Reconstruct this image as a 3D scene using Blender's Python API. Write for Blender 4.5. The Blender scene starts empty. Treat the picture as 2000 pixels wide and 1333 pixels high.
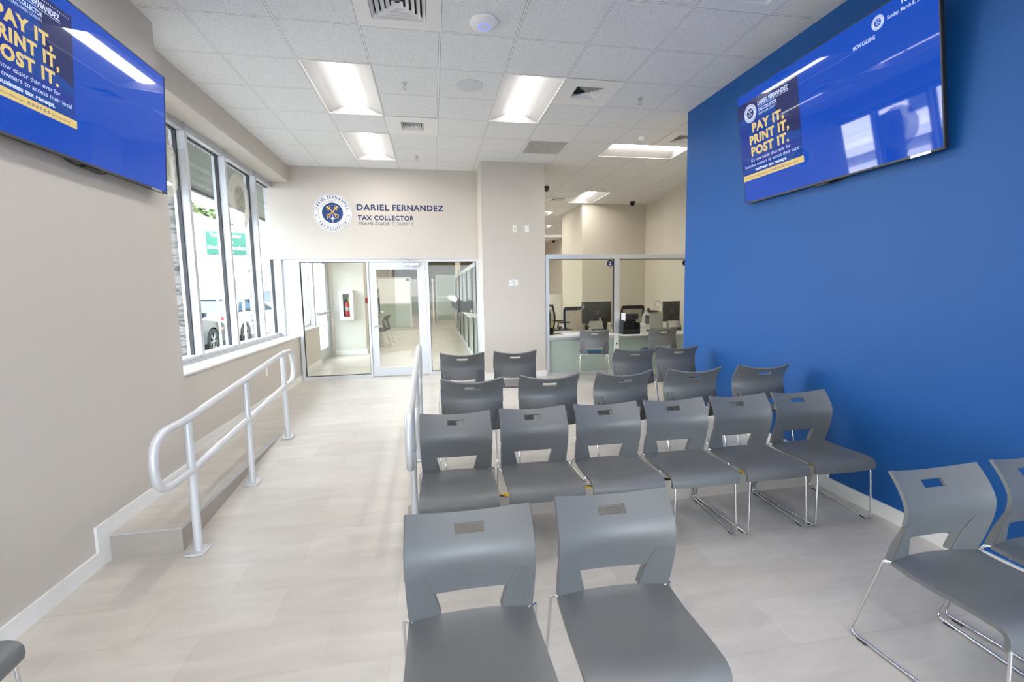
import bpy, bmesh, math, random
from mathutils import Vector, Matrix
random.seed(7)
scene = bpy.context.scene
COL = scene.collection
PI = math.pi
T = 0.6096                    # ceiling tile module
X0, Y0 = -1.7045, 3.850       # ceiling grid origin
S = 0.155                     # height of the upper floor above the lower floor
CZ = 3.635                    # ceiling height
YB = 8.06                     # glass partition plane

# ------------------------------------------------------------------ materials
def lin(r, g, b):
    f = lambda c: (c/255)/12.92 if c/255 <= 0.04045 else (((c/255)+0.055)/1.055)**2.4
    return (f(r), f(g), f(b), 1)

def new_mat(name):
    m = bpy.data.materials.new(name); m.use_nodes = True
    nt = m.node_tree; nt.nodes.clear()
    out = nt.nodes.new('ShaderNodeOutputMaterial')
    return m, nt, out

def pbr(name, col, rough=0.5, metal=0.0, spec=0.5, emit=None, estr=0.0, coat=0.0):
    m, nt, out = new_mat(name)
    b = nt.nodes.new('ShaderNodeBsdfPrincipled')
    b.inputs['Base Color'].default_value = col if len(col) == 4 else (*col, 1)
    b.inputs['Roughness'].default_value = rough
    b.inputs['Metallic'].default_value = metal
    b.inputs['Specular IOR Level'].default_value = spec
    b.inputs['Coat Weight'].default_value = coat
    if emit:
        b.inputs['Emission Color'].default_value = emit if len(emit) == 4 else (*emit, 1)
        b.inputs['Emission Strength'].default_value = estr
    nt.links.new(b.outputs[0], out.inputs[0])
    return m

def node(nt, kind, **kw):
    n = nt.nodes.new(kind)
    for k, v in kw.items():
        if k in n.inputs.keys(): n.inputs[k].default_value = v
        else: setattr(n, k, v)
    return n

def bsdf_of(m): return next(n for n in m.node_tree.nodes if n.type == 'BSDF_PRINCIPLED')

def noisy(name, col, rough=0.6, scale=40, amt=0.06, bump=0.0, metal=0.0, spec=0.4, stretch=(1, 1, 1)):
    m = pbr(name, col, rough, metal, spec); nt = m.node_tree; b = bsdf_of(m)
    g = node(nt, 'ShaderNodeNewGeometry'); mp = node(nt, 'ShaderNodeMapping'); mp.inputs['Scale'].default_value = stretch
    n = node(nt, 'ShaderNodeTexNoise'); n.inputs['Scale'].default_value = scale; n.inputs['Detail'].default_value = 4
    nt.links.new(g.outputs['Position'], mp.inputs[0]); nt.links.new(mp.outputs[0], n.inputs['Vector'])
    mx = node(nt, 'ShaderNodeMix', data_type='RGBA', blend_type='MULTIPLY'); mx.inputs[0].default_value = 1
    rp = node(nt, 'ShaderNodeMapRange'); rp.inputs[3].default_value = 1-amt; rp.inputs[4].default_value = 1+amt
    nt.links.new(n.outputs[0], rp.inputs[0])
    mx.inputs[6].default_value = col if len(col) == 4 else (*col, 1)
    nt.links.new(rp.outputs[0], mx.inputs[7]); nt.links.new(mx.outputs[2], b.inputs['Base Color'])
    if bump:
        bp = node(nt, 'ShaderNodeBump'); bp.inputs['Strength'].default_value = bump; bp.inputs['Distance'].default_value = 0.002
        nt.links.new(n.outputs[0], bp.inputs['Height']); nt.links.new(bp.outputs[0], b.inputs['Normal'])
    return m

def glass(name, tint=(1, 1, 1), gloss=1.0, rough=0.0):
    m, nt, out = new_mat(name)
    tr = node(nt, 'ShaderNodeBsdfTransparent'); tr.inputs[0].default_value = (*tint, 1)
    gl = node(nt, 'ShaderNodeBsdfGlossy'); gl.inputs['Roughness'].default_value = rough
    lw = node(nt, 'ShaderNodeLayerWeight'); lw.inputs[0].default_value = 0.5
    fr = node(nt, 'ShaderNodeMath', operation='POWER'); fr.inputs[1].default_value = 5.0; nt.links.new(lw.outputs['Facing'], fr.inputs[0])
    mu = node(nt, 'ShaderNodeMath', operation='MULTIPLY_ADD'); mu.inputs[1].default_value = 0.9*gloss; mu.inputs[2].default_value = 0.03*gloss
    mx = node(nt, 'ShaderNodeMixShader')
    nt.links.new(fr.outputs[0], mu.inputs[0]); nt.links.new(mu.outputs[0], mx.inputs[0])
    nt.links.new(tr.outputs[0], mx.inputs[1]); nt.links.new(gl.outputs[0], mx.inputs[2])
    nt.links.new(mx.outputs[0], out.inputs[0])
    return m

def film(name, col, opacity):
    m, nt, out = new_mat(name)
    tr = node(nt, 'ShaderNodeBsdfTransparent'); di = node(nt, 'ShaderNodeBsdfDiffuse'); di.inputs[0].default_value = (*col, 1)
    tl = node(nt, 'ShaderNodeBsdfTranslucent'); tl.inputs[0].default_value = (*col, 1)
    ad = node(nt, 'ShaderNodeMixShader'); ad.inputs[0].default_value = 0.5
    mx = node(nt, 'ShaderNodeMixShader'); mx.inputs[0].default_value = opacity
    nt.links.new(di.outputs[0], ad.inputs[1]); nt.links.new(tl.outputs[0], ad.inputs[2])
    nt.links.new(tr.outputs[0], mx.inputs[1]); nt.links.new(ad.outputs[0], mx.inputs[2]); nt.links.new(mx.outputs[0], out.inputs[0])
    return m

def floor_mat(name):
    m = pbr(name, (0.6, 0.56, 0.5), 0.32, 0, 0.4); nt = m.node_tree; b = bsdf_of(m)
    g = node(nt, 'ShaderNodeNewGeometry')
    mp = node(nt, 'ShaderNodeMapping'); mp.inputs['Location'].default_value = (0.8265, -2.5255+0.2985*20, 0)
    nt.links.new(g.outputs['Position'], mp.inputs[0])
    br = node(nt, 'ShaderNodeTexBrick'); br.offset = 0.5; br.offset_frequency = 2; br.squash = 1
    for k, v in {'Scale': 1.0, 'Mortar Size': 0.0024, 'Mortar Smooth': 0.1, 'Bias': 0.0, 'Brick Width': 0.5915, 'Row Height': 0.2985}.items():
        br.inputs[k].default_value = v
    br.inputs['Color1'].default_value = (0.515, 0.475, 0.432, 1); br.inputs['Color2'].default_value = (0.575, 0.535, 0.488, 1)
    br.inputs['Mortar'].default_value = (0.53, 0.49, 0.445, 1)
    nt.links.new(mp.outputs[0], br.inputs['Vector'])
    # long streaky veins, shifted from tile to tile
    mv = node(nt, 'ShaderNodeMapping'); mv.inputs['Scale'].default_value = (1.3, 5.5, 5.5); mv.inputs['Rotation'].default_value = (0, 0, 0.18)
    nt.links.new(g.outputs['Position'], mv.inputs[0])
    n = node(nt, 'ShaderNodeTexNoise'); n.inputs['Scale'].default_value = 1.6; n.inputs['Detail'].default_value = 7; n.inputs['Roughness'].default_value = 0.6; n.inputs['Distortion'].default_value = 0.8
    nt.links.new(mv.outputs[0], n.inputs['Vector'])
    rp = node(nt, 'ShaderNodeMapRange'); rp.inputs[1].default_value = 0.3; rp.inputs[2].default_value = 0.7; rp.inputs[3].default_value = 0.9; rp.inputs[4].default_value = 1.09
    nt.links.new(n.outputs[0], rp.inputs[0])
    mx = node(nt, 'ShaderNodeMix', data_type='RGBA', blend_type='MULTIPLY'); mx.inputs[0].default_value = 1
    nt.links.new(br.outputs[0], mx.inputs[6]); nt.links.new(rp.outputs[0], mx.inputs[7])
    nt.links.new(mx.outputs[2], b.inputs['Base Color'])
    mr = node(nt, 'ShaderNodeMix', data_type='FLOAT'); mr.inputs[2].default_value = 0.30; mr.inputs[3].default_value = 0.95
    nt.links.new(br.outputs['Fac'], mr.inputs[0]); nt.links.new(mr.outputs[0], b.inputs['Roughness'])
    b.inputs['Specular IOR Level'].default_value = 0.55
    return m

def ceiling_mat(name):
    m = pbr(name, (0.7, 0.7, 0.7), 0.9, 0, 0.2); nt = m.node_tree; b = bsdf_of(m)
    g = node(nt, 'ShaderNodeNewGeometry')
    sx = node(nt, 'ShaderNodeSeparateXYZ'); nt.links.new(g.outputs['Position'], sx.inputs[0])
    edges = []
    for ax, o in ((0, X0), (1, Y0)):
        a = node(nt, 'ShaderNodeMath', operation='SUBTRACT'); a.inputs[1].default_value = o-T*40
        nt.links.new(sx.outputs[ax], a.inputs[0])
        d = node(nt, 'ShaderNodeMath', operation='DIVIDE'); d.inputs[1].default_value = T; nt.links.new(a.outputs[0], d.inputs[0])
        f = node(nt, 'ShaderNodeMath', operation='FRACT'); nt.links.new(d.outputs[0], f.inputs[0])
        p = node(nt, 'ShaderNodeMath', operation='PINGPONG'); p.inputs[1].default_value = 0.5; nt.links.new(f.outputs[0], p.inputs[0])
        edges.append(p)
    mn = node(nt, 'ShaderNodeMath', operation='MINIMUM')
    nt.links.new(edges[0].outputs[0], mn.inputs[0]); nt.links.new(edges[1].outputs[0], mn.inputs[1])
    tee = node(nt, 'ShaderNodeMath', operation='LESS_THAN'); tee.inputs[1].default_value = 0.0105; nt.links.new(mn.outputs[0], tee.inputs[0])
    gap = node(nt, 'ShaderNodeMath', operation='LESS_THAN'); gap.inputs[1].default_value = 0.0165; nt.links.new(mn.outputs[0], gap.inputs[0])
    # fissured mineral tile: short dark worms
    n = node(nt, 'ShaderNodeTexNoise'); n.inputs['Scale'].default_value = 115; n.inputs['Detail'].default_value = 3; n.inputs['Roughness'].default_value = 0.62; n.inputs['Distortion'].default_value = 1.2
    nt.links.new(g.outputs['Position'], n.inputs['Vector'])
    cr = node(nt, 'ShaderNodeMapRange'); cr.inputs[1].default_value = 0.38; cr.inputs[2].default_value = 0.47; cr.inputs[3].default_value = 0.70; cr.inputs[4].default_value = 1.0
    nt.links.new(n.outputs[0], cr.inputs[0])
    mx = node(nt, 'ShaderNodeMix', data_type='RGBA', blend_type='MULTIPLY'); mx.inputs[0].default_value = 1
    mx.inputs[6].default_value = (0.80, 0.80, 0.80, 1); nt.links.new(cr.outputs[0], mx.inputs[7])
    m2 = node(nt, 'ShaderNodeMix', data_type='RGBA'); m2.inputs[7].default_value = (0.30, 0.29, 0.28, 1)
    nt.links.new(gap.outputs[0], m2.inputs[0]); nt.links.new(mx.outputs[2], m2.inputs[6])
    m3 = node(nt, 'ShaderNodeMix', data_type='RGBA'); m3.inputs[7].default_value = (0.84, 0.83, 0.82, 1)
    nt.links.new(tee.outputs[0], m3.inputs[0]); nt.links.new(m2.outputs[2], m3.inputs[6])
    nt.links.new(m3.outputs[2], b.inputs['Base Color'])
    return m

def stripe_mat(name):
    m = pbr(name, (0.8, 0.6, 0), 0.5); nt = m.node_tree; b = bsdf_of(m)
    g = node(nt, 'ShaderNodeNewGeometry'); sx = node(nt, 'ShaderNodeSeparateXYZ'); nt.links.new(g.outputs['Position'], sx.inputs[0])
    a = node(nt, 'ShaderNodeMath', operation='ADD'); nt.links.new(sx.outputs[0], a.inputs[0]); nt.links.new(sx.outputs[1], a.inputs[1])
    d = node(nt, 'ShaderNodeMath', operation='MULTIPLY'); d.inputs[1].default_value = 7.0; nt.links.new(a.outputs[0], d.inputs[0])
    f = node(nt, 'ShaderNodeMath', operation='FRACT'); nt.links.new(d.outputs[0], f.inputs[0])
    l = node(nt, 'ShaderNodeMath', operation='LESS_THAN'); l.inputs[1].default_value = 0.5; nt.links.new(f.outputs[0], l.inputs[0])
    mx = node(nt, 'ShaderNodeMix', data_type='RGBA'); mx.inputs[6].default_value = (0.85, 0.52, 0.0, 1); mx.inputs[7].default_value = (0.015, 0.015, 0.015, 1)
    nt.links.new(l.outputs[0], mx.inputs[0]); nt.links.new(mx.outputs[2], b.inputs['Base Color'])
    return m

def bark_mat(name):
    m = pbr(name, (0.3, 0.25, 0.2), 0.9); nt = m.node_tree; b = bsdf_of(m)
    g = node(nt, 'ShaderNodeNewGeometry'); mp = node(nt, 'ShaderNodeMapping'); mp.inputs['Scale'].default_value = (3, 3, 11)
    nt.links.new(g.outputs['Position'], mp.inputs[0])
    n = node(nt, 'ShaderNodeTexNoise'); n.inputs['Scale'].default_value = 1.4; n.inputs['Detail'].default_value = 5; n.inputs['Distortion'].default_value = 1.0
    nt.links.new(mp.outputs[0], n.inputs['Vector'])
    r = node(nt, 'ShaderNodeValToRGB'); r.color_ramp.elements[0].position = 0.36; r.color_ramp.elements[0].color = (0.035, 0.034, 0.034, 1)
    r.color_ramp.elements[1].position = 0.55; r.color_ramp.elements[1].color = (0.20, 0.185, 0.175, 1)
    nt.links.new(n.outputs[0], r.inputs[0]); nt.links.new(r.outputs[0], b.inputs['Base Color'])
    return m

M = {}
M['wall'] = noisy('warm_grey_paint', (0.575, 0.53, 0.478), 0.7, 180, 0.02, 0.08, spec=0.25)
M['office_wall'] = noisy('beige_office_paint', (0.64, 0.59, 0.51), 0.7, 180, 0.02, 0.08, spec=0.25)
M['corridor_wall'] = noisy('pale_corridor_paint', (0.62, 0.605, 0.55), 0.7, 180, 0.02, 0.08, spec=0.25)
M['blue'] = noisy('royal_blue_paint', (0.007, 0.086, 0.315), 0.5, 180, 0.03, 0.08, spec=0.35)
M['white'] = pbr('white_trim_paint', (0.80, 0.79, 0.77), 0.4)
M['white_metal'] = pbr('white_powder_coat', (0.62, 0.635, 0.66), 0.35, 0, 0.5)
M['frame_grey'] = pbr('pale_grey_window_frame', (0.50, 0.51, 0.535), 0.4, 0, 0.5)
M['alum'] = pbr('brushed_aluminium', (0.62, 0.63, 0.65), 0.38, 0.6)
M['rail'] = pbr('satin_rail_paint', (0.66, 0.67, 0.69), 0.33, 0.25)
M['floor'] = floor_mat('limestone_look_tile')
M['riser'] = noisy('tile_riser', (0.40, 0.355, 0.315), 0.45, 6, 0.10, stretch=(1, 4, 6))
M['ceiling'] = ceiling_mat('acoustic_ceiling_tile')
M['tape'] = stripe_mat('hazard_stripe_tape')
M['chair'] = noisy('grey_moulded_plastic', (0.150, 0.153, 0.158), 0.40, 900, 0.05, 0.10, spec=0.5)
M['chair_pad'] = noisy('teal_blue_fabric', (0.015, 0.085, 0.16), 0.9, 500, 0.25, 0.3)
M['chrome'] = pbr('satin_chrome_wire', (0.78, 0.78, 0.78), 0.16, 1.0)
M['black'] = pbr('black_plastic', (0.012, 0.012, 0.013), 0.45)
M['dark'] = pbr('charcoal_plastic', (0.045, 0.045, 0.048), 0.5)
M['gasket'] = pbr('black_rubber_gasket', (0.02, 0.02, 0.022), 0.6)
M['void'] = pbr('duct_black', (0.03, 0.03, 0.03), 0.9)
M['lens'] = pbr('troffer_lens', (0.9, 0.9, 0.9), 0.5, emit=(1.0, 0.962, 0.915), estr=25)
M['lens_warm'] = pbr('warm_troffer_lens', (0.9, 0.9, 0.9), 0.5, emit=(1.0, 0.95, 0.87), estr=25)
M['reflector'] = pbr('troffer_reflector', (0.56, 0.55, 0.54), 0.7, 0, 0.2)
M['pane'] = glass('clear_window_pane', (0.985, 0.995, 0.99), 0.45)
M['partition_glass'] = glass('partition_glass', (0.97, 0.985, 0.97), 0.4)
M['office_glass'] = glass('teller_glass', (0.955, 0.965, 0.93), 0.5)
M['clear_glass'] = glass('cabinet_glass', (0.96, 0.98, 0.97), 0.6)
M['frost'] = pbr('frosted_green_glass', (0.40, 0.475, 0.415), 0.22, 0, 0.5)
M['frost_white'] = pbr('frosted_white_glass', (0.88, 0.89, 0.90), 0.3, 0, 0.5)
M['seal_film'] = film('pale_seal_decal', (0.30, 0.275, 0.225), 0.70)
M['seal_film_dark'] = film('seal_decal_ink', (0.19, 0.185, 0.155), 0.5)
M['seal_film_faint'] = film('faint_lettering_decal', (0.40, 0.40, 0.34), 0.22)
M['navy'] = pbr('navy_vinyl', (0.006, 0.020, 0.10), 0.5)
M['seal_blue'] = pbr('seal_blue_vinyl', (0.004, 0.035, 0.17), 0.5)
M['gold'] = pbr('gold_vinyl', (0.75, 0.46, 0.10), 0.5)
M['pale_gold'] = pbr('pale_gold_vinyl', (0.78, 0.62, 0.36), 0.5)
M['vinyl_white'] = pbr('white_vinyl', (0.84, 0.84, 0.85), 0.5)
M['grey_ink'] = pbr('slate_vinyl', (0.06, 0.075, 0.13), 0.5)
M['ivory'] = pbr('ivory_plate', (0.80, 0.79, 0.75), 0.4)
M['red'] = pbr('fire_red_enamel', (0.55, 0.02, 0.025), 0.35)
M['lime'] = pbr('lime_tag', (0.35, 0.7, 0.08), 0.5)
M['steel'] = pbr('satin_steel', (0.55, 0.55, 0.56), 0.3, 0.9)
M['counter'] = pbr('pale_laminate', (0.72, 0.70, 0.66), 0.3)
M['beige'] = pbr('beige_plastic', (0.55, 0.48, 0.38), 0.5)
M['printer'] = pbr('light_grey_plastic', (0.42, 0.41, 0.39), 0.45)
M['mesh'] = film('chair_mesh_cloth', (0.16, 0.15, 0.13), 0.55)
M['mon'] = pbr('monitor_back', (0.05, 0.048, 0.045), 0.4)
M['acrylic'] = glass('clear_acrylic', (0.92, 0.92, 0.94), 2.5, 0.05)
M['yellow'] = pbr('pencil_yellow', (0.6, 0.5, 0.04), 0.5)
M['cable'] = M['black']
M['bark'] = bark_mat('palm_bark')
M['leaf'] = noisy('hedge_leaf', (0.035, 0.055, 0.012), 0.8, 6, 0.5)
M['asphalt'] = noisy('asphalt', (0.10, 0.10, 0.10), 0.9, 30, 0.1)
M['concrete'] = noisy('sidewalk_concrete', (0.22, 0.215, 0.21), 0.9, 8, 0.06)
M['facade'] = pbr('white_render_facade', (0.85, 0.86, 0.86), 0.8)
M['facade_glass'] = pbr('tinted_facade_glass', (0.05, 0.065, 0.075), 0.1)
M['canopy'] = noisy('canopy_soffit', (0.115, 0.125, 0.105), 0.8, 3, 0.05)
M['canopy_edge'] = pbr('canopy_edge_metal', (0.03, 0.03, 0.032), 0.6)
M['car_white'] = pbr('white_car_paint', (0.82, 0.82, 0.83), 0.2, 0, 0.5, coat=0.6)
M['car_dark'] = pbr('dark_car_paint', (0.04, 0.05, 0.055), 0.2, 0.2, 0.5, coat=0.6)
M['car_red'] = pbr('red_car_paint', (0.5, 0.04, 0.03), 0.2, 0, 0.5, coat=0.6)
M['car_glass'] = pbr('car_glass', (0.012, 0.025, 0.04), 0.05)
M['tyre'] = pbr('tyre_rubber', (0.03, 0.035, 0.035), 0.8)
M['rim'] = pbr('alloy_rim', (0.5, 0.5, 0.5), 0.3, 0.8)
M['tail'] = pbr('tail_light_red', (0.5, 0.02, 0.02), 0.2)
M['amber'] = pbr('amber_marker', (0.8, 0.25, 0.02), 0.3)
M['plate'] = pbr('licence_plate', (0.75, 0.6, 0.35), 0.5)
M['sign_green'] = pbr('green_sign_board', (0.0, 0.085, 0.056), 0.5)
M['sign_red'] = pbr('red_sign_ink', (0.7, 0.12, 0.08), 0.5)
# screens give off light
def scr(name, col, e): return pbr(name, (0.004, 0.004, 0.006), 0.03, 0, 0.40, emit=col, estr=e)
SB = 1.0
M['s_blue'] = scr('screen_blue', (0.0, 0.052, 0.40), SB)
M['s_panel'] = scr('screen_panel_blue', (0.002, 0.045, 0.26), SB)
M['s_navy'] = scr('screen_navy', (0.012, 0.020, 0.10), SB)
M['s_mid'] = scr('screen_shape_blue', (0.004, 0.028, 0.24), SB)
M['s_gold'] = scr('screen_gold', (0.62, 0.47, 0.18), SB)
M['s_white'] = scr('screen_white', (0.55, 0.62, 0.85), SB)
M['s_ink'] = scr('screen_ink', (0.10, 0.10, 0.14), SB)

# ------------------------------------------------------------------ mesh builder
class MB:
    def __init__(s): s.bm = bmesh.new()
    def poly(s, pts, m=0):
        f = s.bm.faces.new([s.bm.verts.new(p) for p in pts]); f.material_index = m; return f
    def mesh(s, verts, faces, m=0, smooth=False):
        vs = [s.bm.verts.new(v) for v in verts]
        for f in faces:
            try:
                fc = s.bm.faces.new([vs[i] for i in f]); fc.material_index = m; fc.smooth = smooth
            except ValueError: pass
        return vs
    def box(s, x0, x1, y0, y1, z0, z1, m=0, bev=0.0, mat=None):
        b = bmesh.new()
        bmesh.ops.create_cube(b, size=1)
        bmesh.ops.transform(b, matrix=Matrix.Translation(((x0+x1)/2, (y0+y1)/2, (z0+z1)/2)) @ Matrix.Diagonal((abs(x1-x0), abs(y1-y0), abs(z1-z0), 1)), verts=b.verts)
        if bev > 0:
            bmesh.ops.bevel(b, geom=b.edges[:], offset=bev, segments=2, affect='EDGES', profile=0.6)
        s.add(b, m, mat)
    def add(s, b, m=0, mat=None):
        b.verts.index_update()
        vs = [s.bm.verts.new((mat @ v.co) if mat else v.co) for v in b.verts]
        for f in b.faces:
            try:
                nf = s.bm.faces.new([vs[v.index] for v in f.verts]); nf.material_index = m; nf.smooth = f.smooth
            except ValueError: pass
        b.free()
    def tube(s, pts, r, seg=8, m=0, fillet=None, cap=True, closed=False):
        pts = [Vector(p) for p in pts]
        if fillet: pts = fillet_path(pts, fillet, closed)
        n = len(pts); rings = []; prev = None
        for i in range(n):
            if closed: t = (pts[(i+1) % n]-pts[i-1]).normalized()
            elif i == 0: t = (pts[1]-pts[0]).normalized()
            elif i == n-1: t = (pts[-1]-pts[-2]).normalized()
            else: t = ((pts[i+1]-pts[i]).normalized()+(pts[i]-pts[i-1]).normalized()).normalized()
            if prev is None:
                a = Vector((0, 0, 1)) if abs(t.z) < 0.9 else Vector((1, 0, 0))
                u = t.cross(a).normalized()
            else:
                u = (prev-t*prev.dot(t)).normalized()
            prev = u; w = t.cross(u)
            rr = r[i] if isinstance(r, (list, tuple)) else r
            rings.append([s.bm.verts.new(pts[i]+(u*math.cos(2*PI*k/seg)+w*math.sin(2*PI*k/seg))*rr) for k in range(seg)])
        for i in range(n if closed else n-1):
            a, b = rings[i], rings[(i+1) % n]
            for k in range(seg):
                f = s.bm.faces.new((a[k], a[(k+1) % seg], b[(k+1) % seg], b[k])); f.smooth = True; f.material_index = m
        if cap and not closed:
            f = s.bm.faces.new(rings[0][::-1]); f.material_index = m
            f = s.bm.faces.new(rings[-1]); f.material_index = m
    def lathe(s, prof, c=(0, 0, 0), axis='Z', seg=24, m=0, smooth=True, mat=None):
        c = Vector(c); rings = []
        def P(r, h, a):
            x, y = r*math.cos(a), r*math.sin(a)
            v = {'Z': Vector((x, y, h)), 'X': Vector((h, x, y)), 'Y': Vector((x, h, -y))}[axis]
            return (mat @ v if mat else v)+c
        for r, h in prof:
            if r < 1e-6: rings.append([s.bm.verts.new(P(0, h, 0))])
            else: rings.append([s.bm.verts.new(P(r, h, 2*PI*k/seg)) for k in range(seg)])
        for a, b in zip(rings, rings[1:]):
            for k in range(seg):
                q = [a[k % len(a)], a[(k+1) % len(a)], b[(k+1) % len(b)], b[k % len(b)]]
                q = list(dict.fromkeys(q))
                if len(q) >= 3:
                    try:
                        f = s.bm.faces.new(q); f.smooth = smooth; f.material_index = m
                    except ValueError: pass
    def prism(s, pts, d, fn, m=0):
        """2-D outline pts extruded from depth d[0] to d[1]; fn(u, v, w) -> 3-D point"""
        a = [s.bm.verts.new(fn(u, v, d[0])) for u, v in pts]; b = [s.bm.verts.new(fn(u, v, d[1])) for u, v in pts]
        n = len(pts)
        for q in ([a[::-1], b] + [[a[i], a[(i+1) % n], b[(i+1) % n], b[i]] for i in range(n)]):
            f = s.bm.faces.new(q); f.material_index = m
    def disc(s, fn, cx, cy, r0, r1, w=0.0, seg=48, m=0):
        o = [s.bm.verts.new(fn(cx+r1*math.cos(2*PI*k/seg), cy+r1*math.sin(2*PI*k/seg), w)) for k in range(seg)]
        if r0 <= 0:
            f = s.bm.faces.new(o); f.material_index = m
        else:
            i = [s.bm.verts.new(fn(cx+r0*math.cos(2*PI*k/seg), cy+r0*math.sin(2*PI*k/seg), w)) for k in range(seg)]
            for k in range(seg):
                f = s.bm.faces.new((o[k], o[(k+1) % seg], i[(k+1) % seg], i[k])); f.material_index = m
    def build(s, name, mats, parent=None, auto=35, fixn=True):
        if fixn: bmesh.ops.recalc_face_normals(s.bm, faces=s.bm.faces[:])
        if auto:
            la = math.radians(auto)
            for e in s.bm.edges:
                if len(e.link_faces) == 2 and e.calc_face_angle(0) > la: e.smooth = False
        me = bpy.data.meshes.new(name); s.bm.to_mesh(me); s.bm.free()
        for m in (mats if isinstance(mats, (list, tuple)) else [mats]):
            me.materials.append(M[m] if isinstance(m, str) else m)
        o = bpy.data.objects.new(name, me); COL.objects.link(o)
        if parent: o.parent = parent
        return o

def fillet_path(pts, r, closed=False):
    n = len(pts); out = []
    rs = r if isinstance(r, (list, tuple)) else [r]*n
    for i in range(n):
        if not closed and i in (0, n-1): out.append(pts[i]); continue
        a, b, c = pts[i-1], pts[i], pts[(i+1) % n]
        da, dc = (a-b), (c-b); k = min(rs[i], da.length*0.49, dc.length*0.49)
        if k < 1e-5: out.append(b); continue
        p, q = b+da.normalized()*k, b+dc.normalized()*k
        for j in range(7):
            t = j/6; out.append(p*(1-t)**2+b*2*t*(1-t)+q*t*t)
    return out

def tag(o, label, cat=None, group=None, kind=None):
    if label: o['label'] = label
    if cat: o['category'] = cat
    if group: o['group'] = group
    if kind: o['kind'] = kind
    return o
def thing(name, label, cat, loc=(0, 0, 0), rotz=0.0, group=None):
    o = bpy.data.objects.new(name, None); COL.objects.link(o); o.empty_display_size = 0.1
    o.location = loc; o.rotation_euler = (0, 0, rotz)
    return tag(o, label, cat, group)
def struct(o, label): return tag(o, label, None, None, 'structure')
def dup(root, label, loc=None, rotz=None, group=None):
    r = root.copy(); COL.objects.link(r)
    if loc is not None: r.location = loc
    if rotz is not None: r.rotation_euler = (0, 0, rotz)
    r['label'] = label
    if group: r['group'] = group
    for ch in list(root.children):
        c = ch.copy(); COL.objects.link(c); c.parent = r
        for g in list(ch.children):
            d = g.copy(); COL.objects.link(d); d.parent = c
    return r

# ------------------------------------------------------------------ lettering
_tc = {}
def text_geo(body, bold=0.0, spacing=1.0):
    key = (body, bold, spacing)
    if key in _tc: return _tc[key]
    cu = bpy.data.curves.new('t', 'FONT'); cu.body = body; cu.size = 1; cu.offset = bold; cu.space_character = spacing; cu.resolution_u = 3
    ob = bpy.data.objects.new('t', cu); COL.objects.link(ob); bpy.context.view_layer.update()
    me = bpy.data.meshes.new_from_object(ob)
    vs = [(v.co.x, v.co.y) for v in me.vertices]; fs = [tuple(p.vertices) for p in me.polygons]
    bpy.data.objects.remove(ob); bpy.data.curves.remove(cu); bpy.data.meshes.remove(me)
    _tc[key] = (vs, fs); return _tc[key]
def put_text(mb, fn, body, x, y, cap, width=None, align='C', m=0, w=0.0, bold=0.02, spacing=1.0):
    """caps of height cap, baseline at y, squeezed to width when given; fn(u, v, w) -> 3-D"""
    vs, fs = text_geo(body, bold, spacing)
    if not vs: return
    xs = [v[0] for v in vs]; x0, x1 = min(xs), max(xs)
    cv = [v[1] for v in text_geo('H', bold, 1.0)[0]]; k = cap/(max(cv)-min(cv))
    kx = k if width is None else width/(x1-x0)
    W = (x1-x0)*kx; ox = x-(W/2 if align == 'C' else (W if align == 'R' else 0))
    mb.mesh([fn(ox+(a-x0)*kx, y+b*k, w) for a, b in vs], fs, m)
def arc_text(mb, fn, body, cx, cy, R, cap, a0, a1, m=0, w=0.0, bold=0.02, flip=False):
    """letters set round a circle between the angles a0 and a1 (degrees, measured at the letters' centres)"""
    k = cap/0.70; adv = []
    for ch in body:
        if ch == ' ': adv.append(0.32)
        else:
            xs = [v[0] for v in text_geo(ch, bold)[0]]; adv.append(max(xs)-min(xs)+0.13)
    tot = sum(adv); pos = 0
    for ch, ad in zip(body, adv):
        f = (pos+ad/2)/tot; pos += ad
        if ch == ' ': continue
        a = math.radians(a0+(a1-a0)*f)
        vs, fs = text_geo(ch, bold); xs = [v[0] for v in vs]; c = (min(xs)+max(xs))/2
        pts = []
        for px, py in vs:
            dx = (px-c)*k; dy = py*k
            if not flip: r = R+dy; t = a-dx/R
            else: r = R-dy; t = a+dx/R
            pts.append(fn(cx+r*math.cos(t), cy+r*math.sin(t), w))
        mb.mesh(pts, fs, m)
def star_pts(cx, cy, r0, r1, n=5, rot=PI/2):
    return [(cx+(r0 if i % 2 == 0 else r1)*math.cos(rot+PI*i/n), cy+(r0 if i % 2 == 0 else r1)*math.sin(rot+PI*i/n)) for i in range(2*n)]
def flat(mb, fn, pts, m, w):
    f = mb.bm.faces.new([mb.bm.verts.new(fn(u, v, w)) for u, v in pts]); f.material_index = m
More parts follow.
